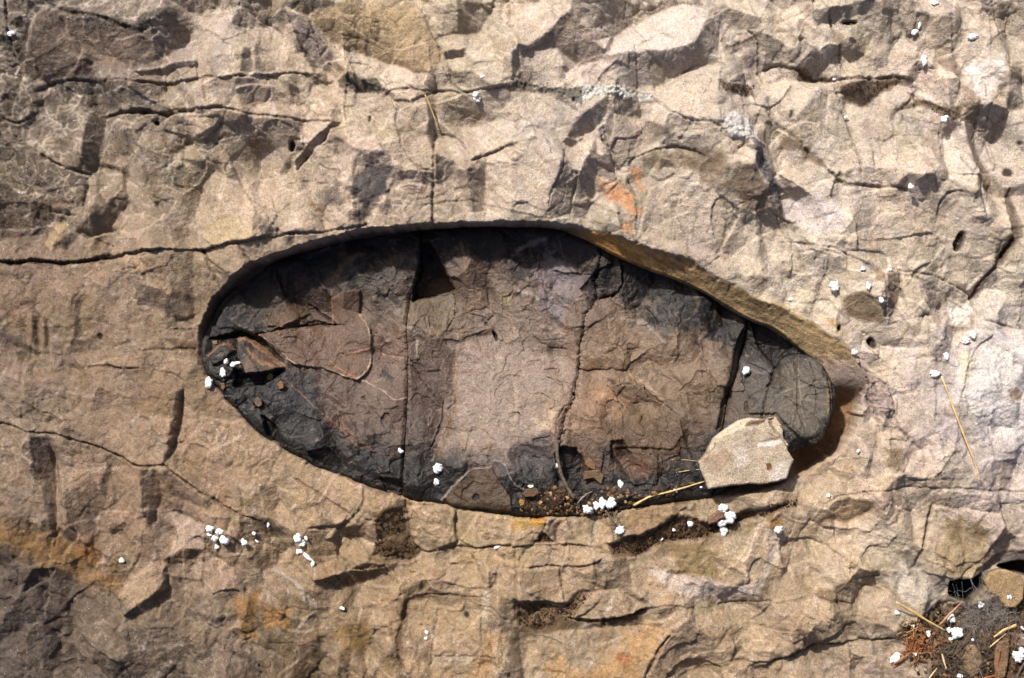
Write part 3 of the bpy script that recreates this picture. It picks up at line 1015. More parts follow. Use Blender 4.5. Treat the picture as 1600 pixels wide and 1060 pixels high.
C 108 92 78 .75;20,880 60,900 50,1080 -20,1080 -20,880
K 5 7 2;655,875 590,960 540,1080
F -.3;640,870 760,780 900,850 800,1000 600,1080 570,990
F .2;760,760 1000,760 1060,830 900,850 830,890 760,860
K 4 5;830,1010 930,980 1060,990
K 2 3;740,780 735,830 800,880 830,890
K 2 3;1060,850 1000,830 900,850 870,890
K 1.5 2;940,920 970,970
K 5 5;660,1080 760,1040 900,1000
F .15;960,830 1060,860 1060,980 980,980 940,920
F -.2;330,560 480,570 500,680 440,690 300,700 330,640
F .1;500,580 680,500 860,520 1060,400 1060,590 900,680 700,620
C 106 84 60 .6 8 14;630,510 760,500 900,450 1060,400 900,480 760,540 600,560
D 8 3 4;375,530
K 3 3;575,545 610,515

T 1200 660 2.65
K 2.4 4 1;240,330 300,300 440,280 560,268
K 2.8 4 1;560,265 680,270 770,272 860,275 960,285 1060,290
K 2 3;560,235 560,268
K 2 3;560,235 640,240 700,235 800,240
K 2 3;600,238 600,268
K 2 3;640,238 645,268
K 6 6;685,350 660,430 630,530 615,600
F -.6;672,350 690,352 665,450 640,540 620,600 610,590 635,500
F .05 4;690,350 960,380 980,430 900,560 780,650 640,620 650,500
C 150 130 94 .7 8 22;740,400 900,400 900,640 760,650 680,560
C 124 106 74 .6 6 14;740,400 800,400 790,500 740,490
C 124 106 74 .6 6 14;850,420 910,450 880,520 840,480
K 3.4 6;1020,440 1000,460 950,510 920,550 900,580
K 3 4;1000,450 1000,510
F -.4;900,570 1000,470 1010,540 900,600
C 196 182 160 .6 10 26;330,400 550,400 620,600 400,560 340,480
C 200 190 178 .5 10 26;560,560 760,660 740,760 560,720 500,640
K 4 4;0,750 90,735 200,720 280,740
K 3 3;280,740 265,690 300,655 400,640 500,635
C 104 84 60 .7 5 12;180,715 270,670 300,640 380,650 300,680 280,740
K 2.4 3;330,655 420,680 480,700
K 2 3;440,770 500,760 500,790 440,790 430,775
K 7 8 4;0,995 50,975 100,960 200,930 270,920
K 6 7 3;270,920 350,910 450,900 520,895
K 3 3;0,850 70,860 120,855
F -.05;0,600 80,420 60,380 0,420
C 144 108 50 .8 4 7;0,385 60,390 70,430 0,440
C 206 194 180 .5;0,450 60,460 70,540 0,600
V 2 206 188 150 .6;80,415 90,480 120,560
V 2 206 188 150 .6;150,430 205,520 208,610
F -.15;80,420 150,430 210,620 150,660 90,600
F .2;230,500 480,440 600,620 380,600
F -.25;220,400 330,310 430,320 420,370 330,420
C 142 116 84 .6 7 14;220,400 330,310 430,320 420,370 330,420
F .25;130,290 260,200 310,240 240,310 140,345
K 3 4;130,290 120,340 140,345
K 3 3;180,240 200,300
K 2 3;440,290 450,325
F .2;380,250 440,210 530,200 440,290 370,290
F .1;600,800 700,740 720,850 640,830
C 212 200 180 .5;450,650 600,640 720,760 640,790 540,700
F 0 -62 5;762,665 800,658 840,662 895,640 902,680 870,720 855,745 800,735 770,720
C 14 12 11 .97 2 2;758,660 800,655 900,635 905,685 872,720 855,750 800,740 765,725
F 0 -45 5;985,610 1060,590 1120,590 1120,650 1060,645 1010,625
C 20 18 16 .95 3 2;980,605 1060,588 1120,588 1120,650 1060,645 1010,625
F -.2 -5;870,610 980,560 1060,545 1120,540 1120,585 1060,588 970,605 880,645 840,650
C 116 108 106 .85 4 5;850,640 980,560 1060,545 1120,540 1120,590 1060,590 960,605 880,655
K 5 6;870,608 980,556 1060,542 1110,538
C 92 74 56 .85 12 22;530,870 720,760 860,760 1120,700 1120,1100 640,1100 700,900
F 0 -12 14;560,850 720,760 860,755 1120,700 1120,1090 700,1090 620,980
R 2.5;560,850 720,760 860,755 1120,700 1120,1090 700,1090 620,980
F .1;0,1000 330,920 340,1060 0,1060
K 2 3;340,930 345,1060
K 2 3;350,1000 420,960
F .25;500,940 560,930 540,1010 500,1010
"""

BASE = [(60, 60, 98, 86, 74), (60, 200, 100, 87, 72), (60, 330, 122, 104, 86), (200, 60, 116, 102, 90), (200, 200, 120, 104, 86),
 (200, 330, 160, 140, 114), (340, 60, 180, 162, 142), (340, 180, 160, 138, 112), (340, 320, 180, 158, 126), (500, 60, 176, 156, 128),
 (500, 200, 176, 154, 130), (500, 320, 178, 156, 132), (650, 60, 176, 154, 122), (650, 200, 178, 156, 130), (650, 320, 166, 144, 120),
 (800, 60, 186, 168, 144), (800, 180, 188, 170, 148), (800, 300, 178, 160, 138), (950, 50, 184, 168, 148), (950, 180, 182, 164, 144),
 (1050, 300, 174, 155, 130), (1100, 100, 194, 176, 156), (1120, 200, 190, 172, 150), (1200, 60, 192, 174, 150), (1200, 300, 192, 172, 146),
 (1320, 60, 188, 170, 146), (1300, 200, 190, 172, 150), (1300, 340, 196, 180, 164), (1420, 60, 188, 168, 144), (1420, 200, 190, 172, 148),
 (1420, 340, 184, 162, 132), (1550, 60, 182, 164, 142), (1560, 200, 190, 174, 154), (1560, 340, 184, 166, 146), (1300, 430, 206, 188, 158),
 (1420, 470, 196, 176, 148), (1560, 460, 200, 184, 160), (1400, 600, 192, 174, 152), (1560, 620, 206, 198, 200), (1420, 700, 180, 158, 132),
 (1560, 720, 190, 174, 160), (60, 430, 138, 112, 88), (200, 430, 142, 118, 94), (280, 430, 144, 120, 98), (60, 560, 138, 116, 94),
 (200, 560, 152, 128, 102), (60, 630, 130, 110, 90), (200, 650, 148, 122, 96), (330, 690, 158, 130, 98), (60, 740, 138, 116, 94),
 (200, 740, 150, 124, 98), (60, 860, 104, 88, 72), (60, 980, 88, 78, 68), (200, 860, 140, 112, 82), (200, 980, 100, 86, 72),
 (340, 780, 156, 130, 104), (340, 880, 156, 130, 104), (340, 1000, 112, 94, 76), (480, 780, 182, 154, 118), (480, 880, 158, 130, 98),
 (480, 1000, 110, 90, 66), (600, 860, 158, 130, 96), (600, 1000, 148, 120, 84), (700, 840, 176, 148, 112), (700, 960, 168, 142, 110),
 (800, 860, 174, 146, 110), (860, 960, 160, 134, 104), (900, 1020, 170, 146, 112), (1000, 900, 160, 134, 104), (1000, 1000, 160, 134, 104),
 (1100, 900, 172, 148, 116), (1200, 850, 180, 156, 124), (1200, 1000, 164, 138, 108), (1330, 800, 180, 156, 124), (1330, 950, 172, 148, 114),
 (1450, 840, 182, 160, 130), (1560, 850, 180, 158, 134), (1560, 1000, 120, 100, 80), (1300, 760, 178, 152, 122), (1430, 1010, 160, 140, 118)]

# outer outline of the hollow (bedrock edge) and outline of the dark nodule inside it
HOLLOW = [(306,548),(308,515),(322,478),(352,440),(392,412),(440,393),(500,374),(560,361),(620,354),(680,350),(760,346),(840,348),(900,352),(950,362),
 (991,378),(1052,397),(1099,416),(1140,442),(1188,464),(1223,477),(1268,497),(1298,518),(1328,541),(1351,573),(1362,596),(1352,618),(1346,645),
 (1332,680),(1306,714),(1275,733),(1249,750),(1200,768),(1120,782),(1040,790),(985,797),(930,808),(860,812),(800,809),(709,795),(634,782),(566,759),
 (498,735),(441,704),(400,680),(365,640),(332,603),(313,578)]
NODULE = [(312,548),(316,518),(332,481),(361,447),(398,420),(444,400),(500,383),(560,370),(620,362),(680,356),(760,351),(840,353),(900,360),(950,386),
 (994,408),(1069,434),(1113,457),(1150,480),(1181,498),(1215,508),(1245,532),(1275,558),(1294,580),(1306,604),(1307,630),(1304,652),(1290,682),(1266,698),
 (1243,700),(1215,735),(1120,779),(1040,787),(985,795),(930,806),(860,810),(800,807),(709,793),(634,780),(566,757),
 (498,733),(442,703),(401,678),(366,640),(334,604),(316,577)]

def nod_z(x, y):
    """mean height of the nodule's face: deep under the top edge, almost flush at the bottom"""
    yb = np.interp(x, [313, 332, 365, 400, 441, 498, 566, 634, 709, 800, 985, 1120, 1249, 1310], [578, 603, 640, 680, 704, 735, 759, 782, 795, 808, 797, 782, 750, 735])
    t = np.clip((y - 462) / (yb - 472.0), 0, 1)
    z = -60 + 55 * smooth(t)
    l = np.clip((x - 300) / 260.0, 0, 1)
    z = z * (.6 + .4 * smooth(l))                                        # the left end is shallow
    r = np.clip((x - 1140) / 170.0, 0, 1)
    z = z + 22 * smooth(r)
    return z.astype(F32)

def pale_edges(f, iv, on, a, rgb, seed):
    # freshly broken edges are a paler hairline
    gy, gx = np.gradient(iv)
    e = ((np.abs(gx) + np.abs(gy)) > .12).astype(F32)
    e = np.maximum(e, np.roll(e, 1, 0) * .6)
    m = (e * on * smooth(.5 + 1.8 * fbm(f.X, f.Y, 24, seed + 70, 3)) * a)[..., None]
    f.C = f.C * (1 - m) + srgb(rgb) * m

ROCK_K = np.array([.655, .65, .655], F32)
def build_ground():
    f = Field(-320, -320, 1920, 1380, 1.5, 11)
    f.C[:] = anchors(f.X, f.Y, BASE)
    g_ = (smooth((470 - f.Y) / 260) + smooth((f.X - 1100) / 300) * smooth((950 - f.Y) / 200)).clip(0, 1)[..., None]
    f.C *= 1 + g_ * np.array([.02, .065, .15], F32)
    f.C *= 1 + (1 - g_) * np.array([-.05, -.005, .07], F32)
    # broad colour drift and mottling of the bedrock itself
    n = fbm(f.X, f.Y, 70, 401, 5, .6)[..., None]
    n2 = fbm(f.X, f.Y, 24, 431, 4, .65)[..., None]
    f.C *= 1 + .16 * n + .12 * n2
    warm = fbm(f.X, f.Y, 55, 471, 4, .6)
    f.C *= 1 + np.stack([.05 * warm, 0 * warm, -.10 * warm], -1)
    # brown dusting with ragged edges, pale scuffs and small rusty spots
    m = smooth((fbm(f.WX, f.WY, 48, 481, 6, .72) - .16) * 7)[..., None] * .42
    f.C = f.C * (1 - m) + f.C * np.array([.72, .62, .50], F32) * m
    a1 = f.X * .8 + f.Y * .6; a2 = (f.Y * .8 - f.X * .6) * .35
    m = smooth((fbm(a1, a2, 15, 482, 5, .75) - .22) * 6) * smooth(.45 + 1.4 * fbm(f.X, f.Y, 90, 483, 2))
    m = m[..., None] * .5
    f.C = f.C * (1 - m) + srgb((222, 208, 194)) * m
    m = smooth((fbm(f.X, f.Y, 11, 484, 3, .6) - .46) * 9)[..., None] * .55
    f.C = f.C * (1 - m) + f.C * np.array([.62, .45, .32], F32) * m
    # unplanned faces everywhere; the traced ones below replace them where they lie
    wx = f.X + 16 * fbm(f.X, f.Y, 60, 21, 3); wy = f.Y + 16 * fbm(f.X, f.Y, 60, 22, 3)
    up = np.clip(smooth((430 - f.Y) / 180) + smooth((f.X - 1000) / 300) * .6 * (f.Y < 900), 0, 1)
    low = smooth((f.Y - 770) / 60)
    # angular, flat or gently curved break faces with straight edges
    ax_ = f.X + 5 * fbm(f.X, f.Y, 45, 23, 4, .6); ay_ = f.Y + 5 * fbm(f.X, f.Y, 45, 24, 4, .6)
    for (sc, sd, a, hs, tn, cu) in ((92, 31, .30, 3.4, .11, .9), (47, 32, .34, 2.6, .11, .8), (24, 33, .24, 1.4, .08, 1.0), (11, 34, .12, .6, .05, 1.4)):
        v, iv = shells(ax_, ay_, sc, sd, cu)
        on = smooth(.45 + .45 * up + .35 * low + 1.4 * fbm(f.X, f.Y, 130, sd + 50, 2))
        f.S += a * (.62 + .5 * up + .25 * low) * v * on
        f.H += hs * iv * on
        hue = np.stack([iv * 0 + 1, 1 - .012 * iv, 1 + .05 * hash2(np.round(iv * 999), iv * 0, 5) - .02], -1)
        f.C *= (1 + tn * iv * on)[..., None] * hue
        if sc > 10: pale_edges(f, iv, on * (.4 + .6 * up), .34, (224, 210, 190), sd)
    f.S += .22 * (1 - .6 * up) * fbm(f.X, f.Y, 40, 77, 4, .6)
    f.run(ROCK, 'FCR')
    fine = (.40 - .26 * up) *  fbm(f.WX, f.WY, 9, 91, 4, .7) + .15 * fbm(f.X, f.Y * 1.0, 4, 92, 2) + (.3 - .18 * up) * (.25 - np.abs(fbm(f.WX, f.WY, 22, 93, 4, .6)))
    S0 = f.S.copy(); f.S = f.S + fine
    relief = f.solve(2.1, .05); print("RELIEF", relief.min(), relief.max(), relief.std())
    del S0
    f.run(ROCK, 'KVD')
    # rough crusts
    rn = np.abs(fbm(f.X, f.Y, 9, 140, 4, .7))
    f.H += f.R * (4.5 * rn + 2.0 * fbm(f.X, f.Y, 4.5, 141, 2)) 
    f.C *= 1 + (np.clip(f.R, 0, 2) * .55)[..., None] * (fbm(f.X, f.Y, 4.5, 142, 3, .8))[..., None]
    # random hairline cracks following cell borders
    for (sc, sd, w) in ((120, 301, 1.3), (60, 302, 1.1), (30, 303, .95), (16, 304, .8)):
        f1, f2, _ = cells(f.WX + 14 * fbm(f.X, f.Y, 50, sd + 9, 3), f.WY + 14 * fbm(f.X, f.Y, 50, sd + 10, 3), sc, sd)
        d = (f2 - f1) * sc * .5
        on = smooth(1.8 * fbm(f.X, f.Y, 75, sd + 3, 2) + (.1 if sc > 40 else -.15))
        k = np.clip(1.3 - d / (w * (1 + .8 * f.J)), 0, 1) * on
        f.H -= 2.2 * k
        f.C *= (1 - .38 * k)[..., None]
    H = f.H + relief
    # fade the relief out at the border of the detailed field
    bx = np.minimum(np.minimum(f.X - f.x0, 1920 - f.X), np.minimum(f.Y - f.y0, 1380 - f.Y))
    edge = smooth(bx / 60)
    H *= edge
    # the oval hollow
    chip = 2.8 * fbm(f.X, f.Y, 13, 97, 3, .7) + 5.0 * np.clip(cells(f.WX, f.WY, 22, 98)[2] - .62, 0, 1) * 2
    do = sdf(f.WX * .6 + f.X * .4, f.WY * .6 + f.Y * .4, round_poly(HOLLOW)) + chip - 1.0
    di = sdf(f.X, f.Y, round_poly(NODULE))
    t = np.clip(do / np.maximum(do - di, 1.0), 0, 1)
    zin = nod_z(f.X, f.Y) - 10
    olive = smooth((f.X - 860) / 90) * (f.Y < 600) * 1.0
    olive = smooth((f.X - 860) / 90) * smooth((628 - f.Y) / 60)
    crescent = smooth((f.X - 1225) / 40) * smooth((f.Y - 580) / 60) * (1 - olive)
    flush = smooth((f.Y - 560) / 60) * (1 - smooth((f.X - 1190) / 50))
    zin = zin * (1 - olive) + olive * (-30)
    zin = zin * (1 - crescent) + crescent * (-84)
    calm = smooth(do / 5)                                     # walls are smoother than the face above
    wall = np.clip(t * 1.25, 0, 1) ** .38 * (1 - olive - crescent).clip(0, 1) + olive * (t ** .9) + crescent * (t ** .15)
    Hh = (H * (1 - .88 * calm)) * (1 - wall) + wall * zin
    H = np.where(do > 0, Hh, H)
    H = np.where(di > 3, np.minimum(H, nod_z(f.X, f.Y) - 45), H)
    C = f.C
    ol = (smooth(do / 4) * olive)[..., None]
    up_ = (f.X * .87 + f.Y * .5) * .16; vp_ = f.Y * .87 - f.X * .5
    streak = (fbm(up_ + .1 * f.WX, vp_, 5.5, 88, 4, .75) + .6 * fbm(up_, vp_, 16, 89, 3))[..., None]
    H = H + (olive * smooth(do / 4) * (do > 0) * (di < 2)) * 1.8 * streak[..., 0]
    olc = srgb((160, 136, 100)) * (1 + 1.1 * streak)
    g = smooth((f.X - 880) / 260)[..., None]
    olc = srgb((206, 154, 86)) * (1 - g) * (1 + .9 * streak) + olc * g
    far = smooth((f.Y - 545) / 40)[..., None]
    olc = olc * (1 - far) + srgb((152, 134, 124)) * (1 + .6 * streak) * far
    C = C * (1 - ol) + olc * ol
    cr = (smooth(do / 3) * crescent)[..., None]
    C = C * (1 - cr) + srgb((150, 116, 84)) * (1 + .1 * n2) * cr
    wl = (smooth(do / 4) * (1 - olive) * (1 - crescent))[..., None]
    C = C * (1 - wl * .85) + srgb((66, 52, 39)) * wl * .85  # wall colour darkened to paint in the groove's shade
    H = H.astype(F32)
    # final mesh: fine inside the field, growing outwards
    def axis(a, b, g, far):
        c = np.arange(a, b + g * .5, g)
        out = []; v = b; st = g
        while v < b + far:
            st *= 1.006 if v < b + 270 else 1.045
            v += st; out.append(v)
        out = np.array(out); lo = a - (out - b)
        return np.concatenate([lo[::-1], c, out]).astype(F32)
    ax = axis(-30, 1630, 1.5, 4500); ay = axis(-30, 1090, 1.5, 4500)
    X, Y = np.meshgrid(ax, ay)
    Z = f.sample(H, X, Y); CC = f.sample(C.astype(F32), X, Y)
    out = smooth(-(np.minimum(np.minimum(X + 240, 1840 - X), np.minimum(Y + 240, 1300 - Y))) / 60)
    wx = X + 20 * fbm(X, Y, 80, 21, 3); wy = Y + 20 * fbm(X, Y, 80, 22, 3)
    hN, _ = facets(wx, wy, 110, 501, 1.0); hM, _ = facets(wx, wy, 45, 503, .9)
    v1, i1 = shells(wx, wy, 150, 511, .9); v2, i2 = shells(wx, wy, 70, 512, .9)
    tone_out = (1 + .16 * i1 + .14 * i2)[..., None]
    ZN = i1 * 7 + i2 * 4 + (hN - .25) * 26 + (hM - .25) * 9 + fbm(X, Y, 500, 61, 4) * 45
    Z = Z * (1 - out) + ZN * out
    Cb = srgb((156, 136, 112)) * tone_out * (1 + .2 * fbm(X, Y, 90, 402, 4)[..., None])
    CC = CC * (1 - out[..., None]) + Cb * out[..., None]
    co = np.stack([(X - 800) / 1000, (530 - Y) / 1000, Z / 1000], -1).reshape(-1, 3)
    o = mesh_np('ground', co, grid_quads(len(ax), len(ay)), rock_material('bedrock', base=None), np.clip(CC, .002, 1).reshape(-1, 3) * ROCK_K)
    link(o, kind='structure', label='pale tan cracked bedrock around an oval hollow')
    return f, H

ground_f, ground_H = build_ground()
def gz(px, py):
    return float(ground_f.sample(ground_H, np.array([float(px)]), np.array([float(py)]))[0])
# ------------------------------------------------------------ the dark oval nodule in the hollow, split by its joints; ledge shade along one joint is painted dark
NOD = """
T 300 340 2.944
C 66 62 58 .6;90,450 350,240 420,300 440,420 340,520 100,520
F .1;100,420 250,280 380,240 420,370 340,500 100,500
F .5;60,560 130,420 330,230 345,240 150,420 90,540
C 104 90 68 .6 4 8;60,560 130,420 330,230 345,240 150,420 90,540
C 72 54 42 .85 5 8;440,260 530,240 640,370 640,440 540,430 430,370
F -.3 -4;440,260 530,240 640,370 640,440 540,430 430,370
C 84 82 84 .75 6 14;530,200 700,110 760,140 650,340 600,330
F .25;530,200 700,110 760,140 650,340 600,330
V 5 128 106 86 .7;600,330 660,270 700,200 780,170
V 5 112 96 82 .7;690,120 700,200 660,300 650,360
V 4 120 104 86 .6;920,100 930,150
D 9 4 2 .2;840,380
C 110 84 60 .85 4 6;340,440 430,390 540,440 420,505 345,500
F .2 6 4;340,440 430,390 540,440 420,505 345,500
K 7 10;390,240 410,300 430,370
K 5 9;530,400 640,470 660,490
K 7 10 4;300,540 400,515 480,500 560,490 660,492
C 114 92 78 .75 3 6;310,540 400,505 600,500 640,500 640,380 700,340 770,340 770,440 825,520 825,690 770,750 700,735 600,690 460,670 400,610
F .1 7 3 .5;310,540 400,505 600,500 640,500 640,380 700,340 770,340 770,440 825,520 825,690 770,750 700,735 600,690 460,670 400,610
F -.35;700,340 770,330 780,440 700,420
C 78 52 40 .6 8 16;420,560 560,540 600,620 520,670 430,640
V 1.5 204 182 158 .85 1.5;310,540 400,610 460,670 600,690 700,735 765,750 825,690 825,520 770,440
V 1.2 186 162 142 .75 .8;765,740 880,790 925,840 990,835
V 1.2 186 162 142 .75 .8;830,600 900,640 975,650
V 1.6 170 130 104 .8 1;640,350 642,410 645,480
V 1.6 178 130 100 .7 1;640,660 680,700 760,740
V 1.6 178 130 100 .7 1;690,640 760,620 830,600
C 122 98 84 .7 4 4;830,510 980,540 980,650 900,640 830,600
C 118 98 86 .7 4 4;830,610 990,660 990,835 925,840 880,790 765,745 825,690
F .15 0 4;830,610 990,660 990,835 925,840 880,790 770,745
F .5 12 3;210,560 240,550 330,610 430,690 380,700 260,720 210,640
C 110 90 74 .9 3 4;210,560 240,550 330,610 430,690 380,700 260,720 210,640
V 2.5 176 140 112 .9 1;210,560 240,550 330,610 430,690
V 2.5 150 118 92 .8 1;260,600 320,660 400,690
F .35 8 3;70,640 150,565 200,610 150,660 100,680
C 104 78 62 .9 3 4;70,640 150,565 200,610 150,660 100,680
V 2 150 116 92 .8 1;70,640 150,565 200,610
F .1 6 3;60,660 180,650 200,700 150,760 90,720
C 84 64 56 .8;60,660 180,650 200,700 150,760 90,720
F -.2 -16 6;80,560 220,520 320,560 420,660 330,600 240,545 150,560
F -.3 -16 6;200,700 260,725 420,705 330,770 200,780
C 26 28 36 .9 5 8;200,700 260,725 420,705 330,770 200,780
C 30 32 40 .85 6 10;80,500 240,500 320,560 300,600 220,545 150,560 80,600
F .2 -3 3;150,740 280,720 270,742 180,745
C 44 46 54 .75 12 26;120,780 420,700 620,780 640,1060 300,1060
C 38 38 44 .7 8 16;200,760 400,760 380,960 250,960
D 6 8 4;300,850
D 5 5 4;410,770
D 4 3 3;360,735
F -.3 -14 5;320,910 380,960 400,1060 340,1000
C 150 150 148 .85 3 8;440,960 510,965 480,1000 450,1040
V 1.4 150 116 90 .6;430,740 560,860 660,960 780,1060
V 1.2 120 92 76 .5;620,830 640,740 680,700
D 2 2 -2;465,840
D 2.5 2.5 -2;790,830
C 108 84 66 .7 8 18;600,800 980,850 960,1060 700,1060 640,960
K 1.5 2;860,510 930,530 950,560

T 600 340 2.944
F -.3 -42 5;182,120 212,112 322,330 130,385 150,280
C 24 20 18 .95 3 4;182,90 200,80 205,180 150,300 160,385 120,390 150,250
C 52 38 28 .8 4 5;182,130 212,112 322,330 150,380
D 5 5 8;210,190
K 3 6;310,330 330,400 320,470 270,550
V 2 130 106 86 .7;212,112 270,230 322,330
V 3 148 124 92 .7;355,120 375,200 380,310
C 132 118 96 .8 6 9;110,390 330,350 330,480 270,550 110,500
F .15;110,380 330,350 330,480 270,550 110,500
F -.2;110,510 270,560 320,640 320,740 250,900 120,780
C 104 88 78 .8 5 8;110,510 270,560 320,640 320,740 250,900 120,780
V 3 176 164 150 .7;105,500 150,520 160,640
K 2 4;110,640 180,740 260,870
K 5 7;270,850 265,960 210,1070
F .2 3;270,560 340,560 480,510 330,520
C 154 136 122 .6 30 40;340,570 480,540 640,620 860,650 880,760 780,860 760,980 600,1060 250,1080 330,900 325,620
F .12;340,570 480,540 640,620 860,650 880,760 780,860 760,980 600,1060 250,1080 330,900 325,620
V 3 150 118 80 .5;320,640 325,740 320,900 250,1080
K 2 3;300,515 380,530 440,510
D 2.5 9 -8 -.35;513,545
D 3 3 -4;470,490
K 2 2;580,480 600,560
C 128 118 124 .65 12 34;650,140 800,140 900,290 850,330 800,480 760,430 700,250
R .9;650,140 800,140 900,290 850,330 800,480 760,430 700,250
C 196 162 136 .75 4 9;640,70 700,80 720,110 660,120
C 150 130 112 .6 4 9;470,180 520,170 530,230 480,220
V 4 178 164 150 .6;620,150 700,110 740,100
F -.4;380,240 480,280 490,340 430,340 390,300
F .1;500,300 600,300 600,360 500,360
V 3 190 176 160 .6;620,340 680,350 710,380
C 190 176 130 .6 3 9;530,360 580,360 570,400 540,400
K 1.6 2;560,340 570,460
C 152 128 92 .5;640,800 800,760 840,860 760,960 680,940
V 5 204 186 158 .6;690,930 740,970 780,900
V 3 190 170 150 .6;600,760 620,880 590,980
F .25;740,860 790,900 770,980 720,960
C 150 112 96 .7 3 4;740,900 790,900 780,970 740,980
C 52 52 62 .85 8 14;900,330 980,240 1060,210 1060,360 980,380
F -.3 -5;900,330 980,240 1060,210 1060,360 980,380
V 2 110 104 110 .7;800,80 830,200 900,300 910,340
V 3 104 84 60 .7;780,120 900,250 1000,180
K 8 14;975,378 1060,360

T 950 340 2.944
K 6 9;60,200 70,260 60,330 20,372
F -.4 -4;60,220 200,200 220,300 150,420 80,430 60,330
C 44 44 52 .8 8 14;60,200 220,180 350,260 220,340 130,420 60,410
C 58 60 66 .7 8 16;230,260 520,280 640,440 560,560 380,500 250,560 180,480
F .15;250,260 400,270 420,380 260,420
F -.5;420,370 520,330 540,480 480,560 450,480
V 4 120 108 92 .7;350,270 420,380 400,440
V 3 110 100 90 .7;480,340 500,440 480,500
F .3;440,560 530,560 510,630 440,620
C 138 114 98 .7 4 6;440,560 530,560 510,630 450,620
C 124 92 80 .7 4 6;400,570 440,550 440,640 410,640
C 112 104 68 .7 4 6;520,440 640,410 640,540 560,560
C 176 140 70 .8 3 6;590,400 650,430 640,450 590,430
F .4;520,440 640,410 640,540 560,560
V 3 160 146 136 .7;0,470 60,470 160,470 260,580
C 136 112 92 .6;0,540 250,560 500,700 500,760 300,800 60,740
V 3 190 164 140 .6;100,720 200,780 260,860
F -.35;0,740 120,760 260,850 120,860 40,820
C 84 64 56 .6;0,740 120,760 260,850 120,860 40,820
K 2 3;130,760 230,840 350,930
V 2 166 138 112 .5;0,760 80,880
C 112 92 62 .7;30,930 80,870 200,860 330,930 350,1000 300,1060 30,1060
F .1 4 4;30,930 80,870 200,860 330,930 350,1000 300,1060 30,1060
K 3 4;0,770 40,820 70,880
C 28 26 28 .85 4 6;595,540 640,500 640,560 605,700 560,800 530,960 500,1040 450,1060 500,940 560,700
F -1.1 -6 5;600,540 640,500 640,570 605,700 560,800 525,970 500,980 540,800 570,680
F -.4;480,780 600,750 560,830 470,860
C 36 36 42 .85 6 8;645,470 750,470 850,580 840,620 760,720 700,600 660,560
F -.3 -14 6;660,480 750,480 850,590 770,680 700,600
K 4 6;640,560 700,590 760,570
F .2;640,560 760,700 640,780 620,740
C 92 84 80 .6;640,620 760,700 740,780 640,830 600,800
V 3 120 116 120 .6;640,680 700,720 760,700
F .1 6 5;770,700 850,620 960,640 1030,760 1030,900 960,1060 860,1000 770,900 640,900 640,830 740,770
C 92 84 74 .7 8 16;770,700 850,620 960,640 1030,760 1030,900 960,1060 860,1000 770,900 640,900 640,830 740,770
C 108 84 68 .7 4 6;850,630 930,640 900,680 830,690
K 3 6;770,690 745,770 640,830 628,910
K 2 4;640,830 620,800
V 1.4 150 140 126 .5;760,820 850,780 960,760
V 1.4 150 140 126 .5;880,700 880,840 900,960
V 1.4 140 128 110 .5;780,880 880,830 1000,860
K 3 5;850,640 880,740 860,860 900,1000
K 2.6 4;880,740 960,790 1020,780
K 2.2 4;770,800 860,860 940,900 1010,1000
K 2 3;920,650 960,790 940,900
K 4 7;990,680 1020,760 1020,900
V 3 140 122 92 .8;1010,760 1005,880 1015,940
F -.5;1010,680 1040,760 1040,900 1000,1000 1015,860 1000,760
C 130 96 80 .7 3 6;880,980 960,1000 1000,960 980,1040 920,1060

T 400 660 2.65
C 42 42 46 .85 12 22;60,100 200,90 380,160 400,240 200,180
F -.4 -8;210,120 300,100 360,190 340,215 240,160
F .3 4 3;400,200 440,215 430,250 380,220
V 2 112 96 90 .7;480,270 540,250 600,290
F -.5 -8;510,230 600,230 610,300 540,290
C 50 48 52 .7;380,0 580,0 590,300 400,240
C 92 66 48 .5;440,60 580,130 560,170 440,120
V 2 128 84 60 .6;300,0 420,60 500,130 580,130
C 86 76 74 .5;620,0 720,0 700,330 620,300
V 2 150 132 112 .6;730,160 760,80 790,0
F .3 0 4;760,60 900,40 860,180 760,180
C 52 52 58 .7;740,160 900,170 860,240 780,310 720,300
F .1 5 3;780,320 830,250 885,192 975,190 1010,240 1050,300 1060,365 820,352
C 98 78 54 .8 4 8;780,320 830,250 885,192 975,190 1010,240 1050,300 1060,365 820,352
V 1.5 160 146 134 .75 1.2;770,330 830,250 885,195 975,188
V 1.5 150 142 136 .7 1.2;985,160 1030,170 1055,250 1110,280
C 46 46 52 .8;985,170 1030,180 1050,250 1100,300 1020,240
C 148 124 82 .7 4 6;950,80 990,90 1000,110 940,110
C 160 138 90 .5 6 12;820,60 870,20 880,100 840,110
D 5 6 -3;910,310

T 800 660 2.65
C 46 46 54 .8 10 18;0,80 140,60 180,140 170,250 40,300 0,290
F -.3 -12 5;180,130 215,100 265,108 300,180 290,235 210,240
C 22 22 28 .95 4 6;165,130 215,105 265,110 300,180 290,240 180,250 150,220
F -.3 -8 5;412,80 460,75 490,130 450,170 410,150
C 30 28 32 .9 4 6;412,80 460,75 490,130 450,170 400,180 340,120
F .1 4;300,100 380,120 370,240 300,240 290,180
C 104 82 62 .6;300,100 380,120 370,240 300,240 290,180
V 2 120 96 76 .6;415,80 430,140 470,180
F .1 3;480,110 600,130 600,260 500,260
C 88 64 46 .6;380,0 700,0 760,240 500,260 420,160
C 120 76 50 .5 5 12;480,170 560,160 560,220 500,200
V 1.4 120 96 76 .5;560,240 570,160 620,60
C 30 28 30 .6 8 14;720,80 850,40 900,0 940,10 800,160 780,250 700,230
C 78 60 40 .9 8 14;-30,315 60,290 150,260 230,300 340,260 480,240 620,250 800,230 800,280 620,320 480,350 380,400 150,400 -20,390
R .6;0,310 150,260 340,260 480,260 800,250 620,320 480,350 380,400 150,400 0,395
"""
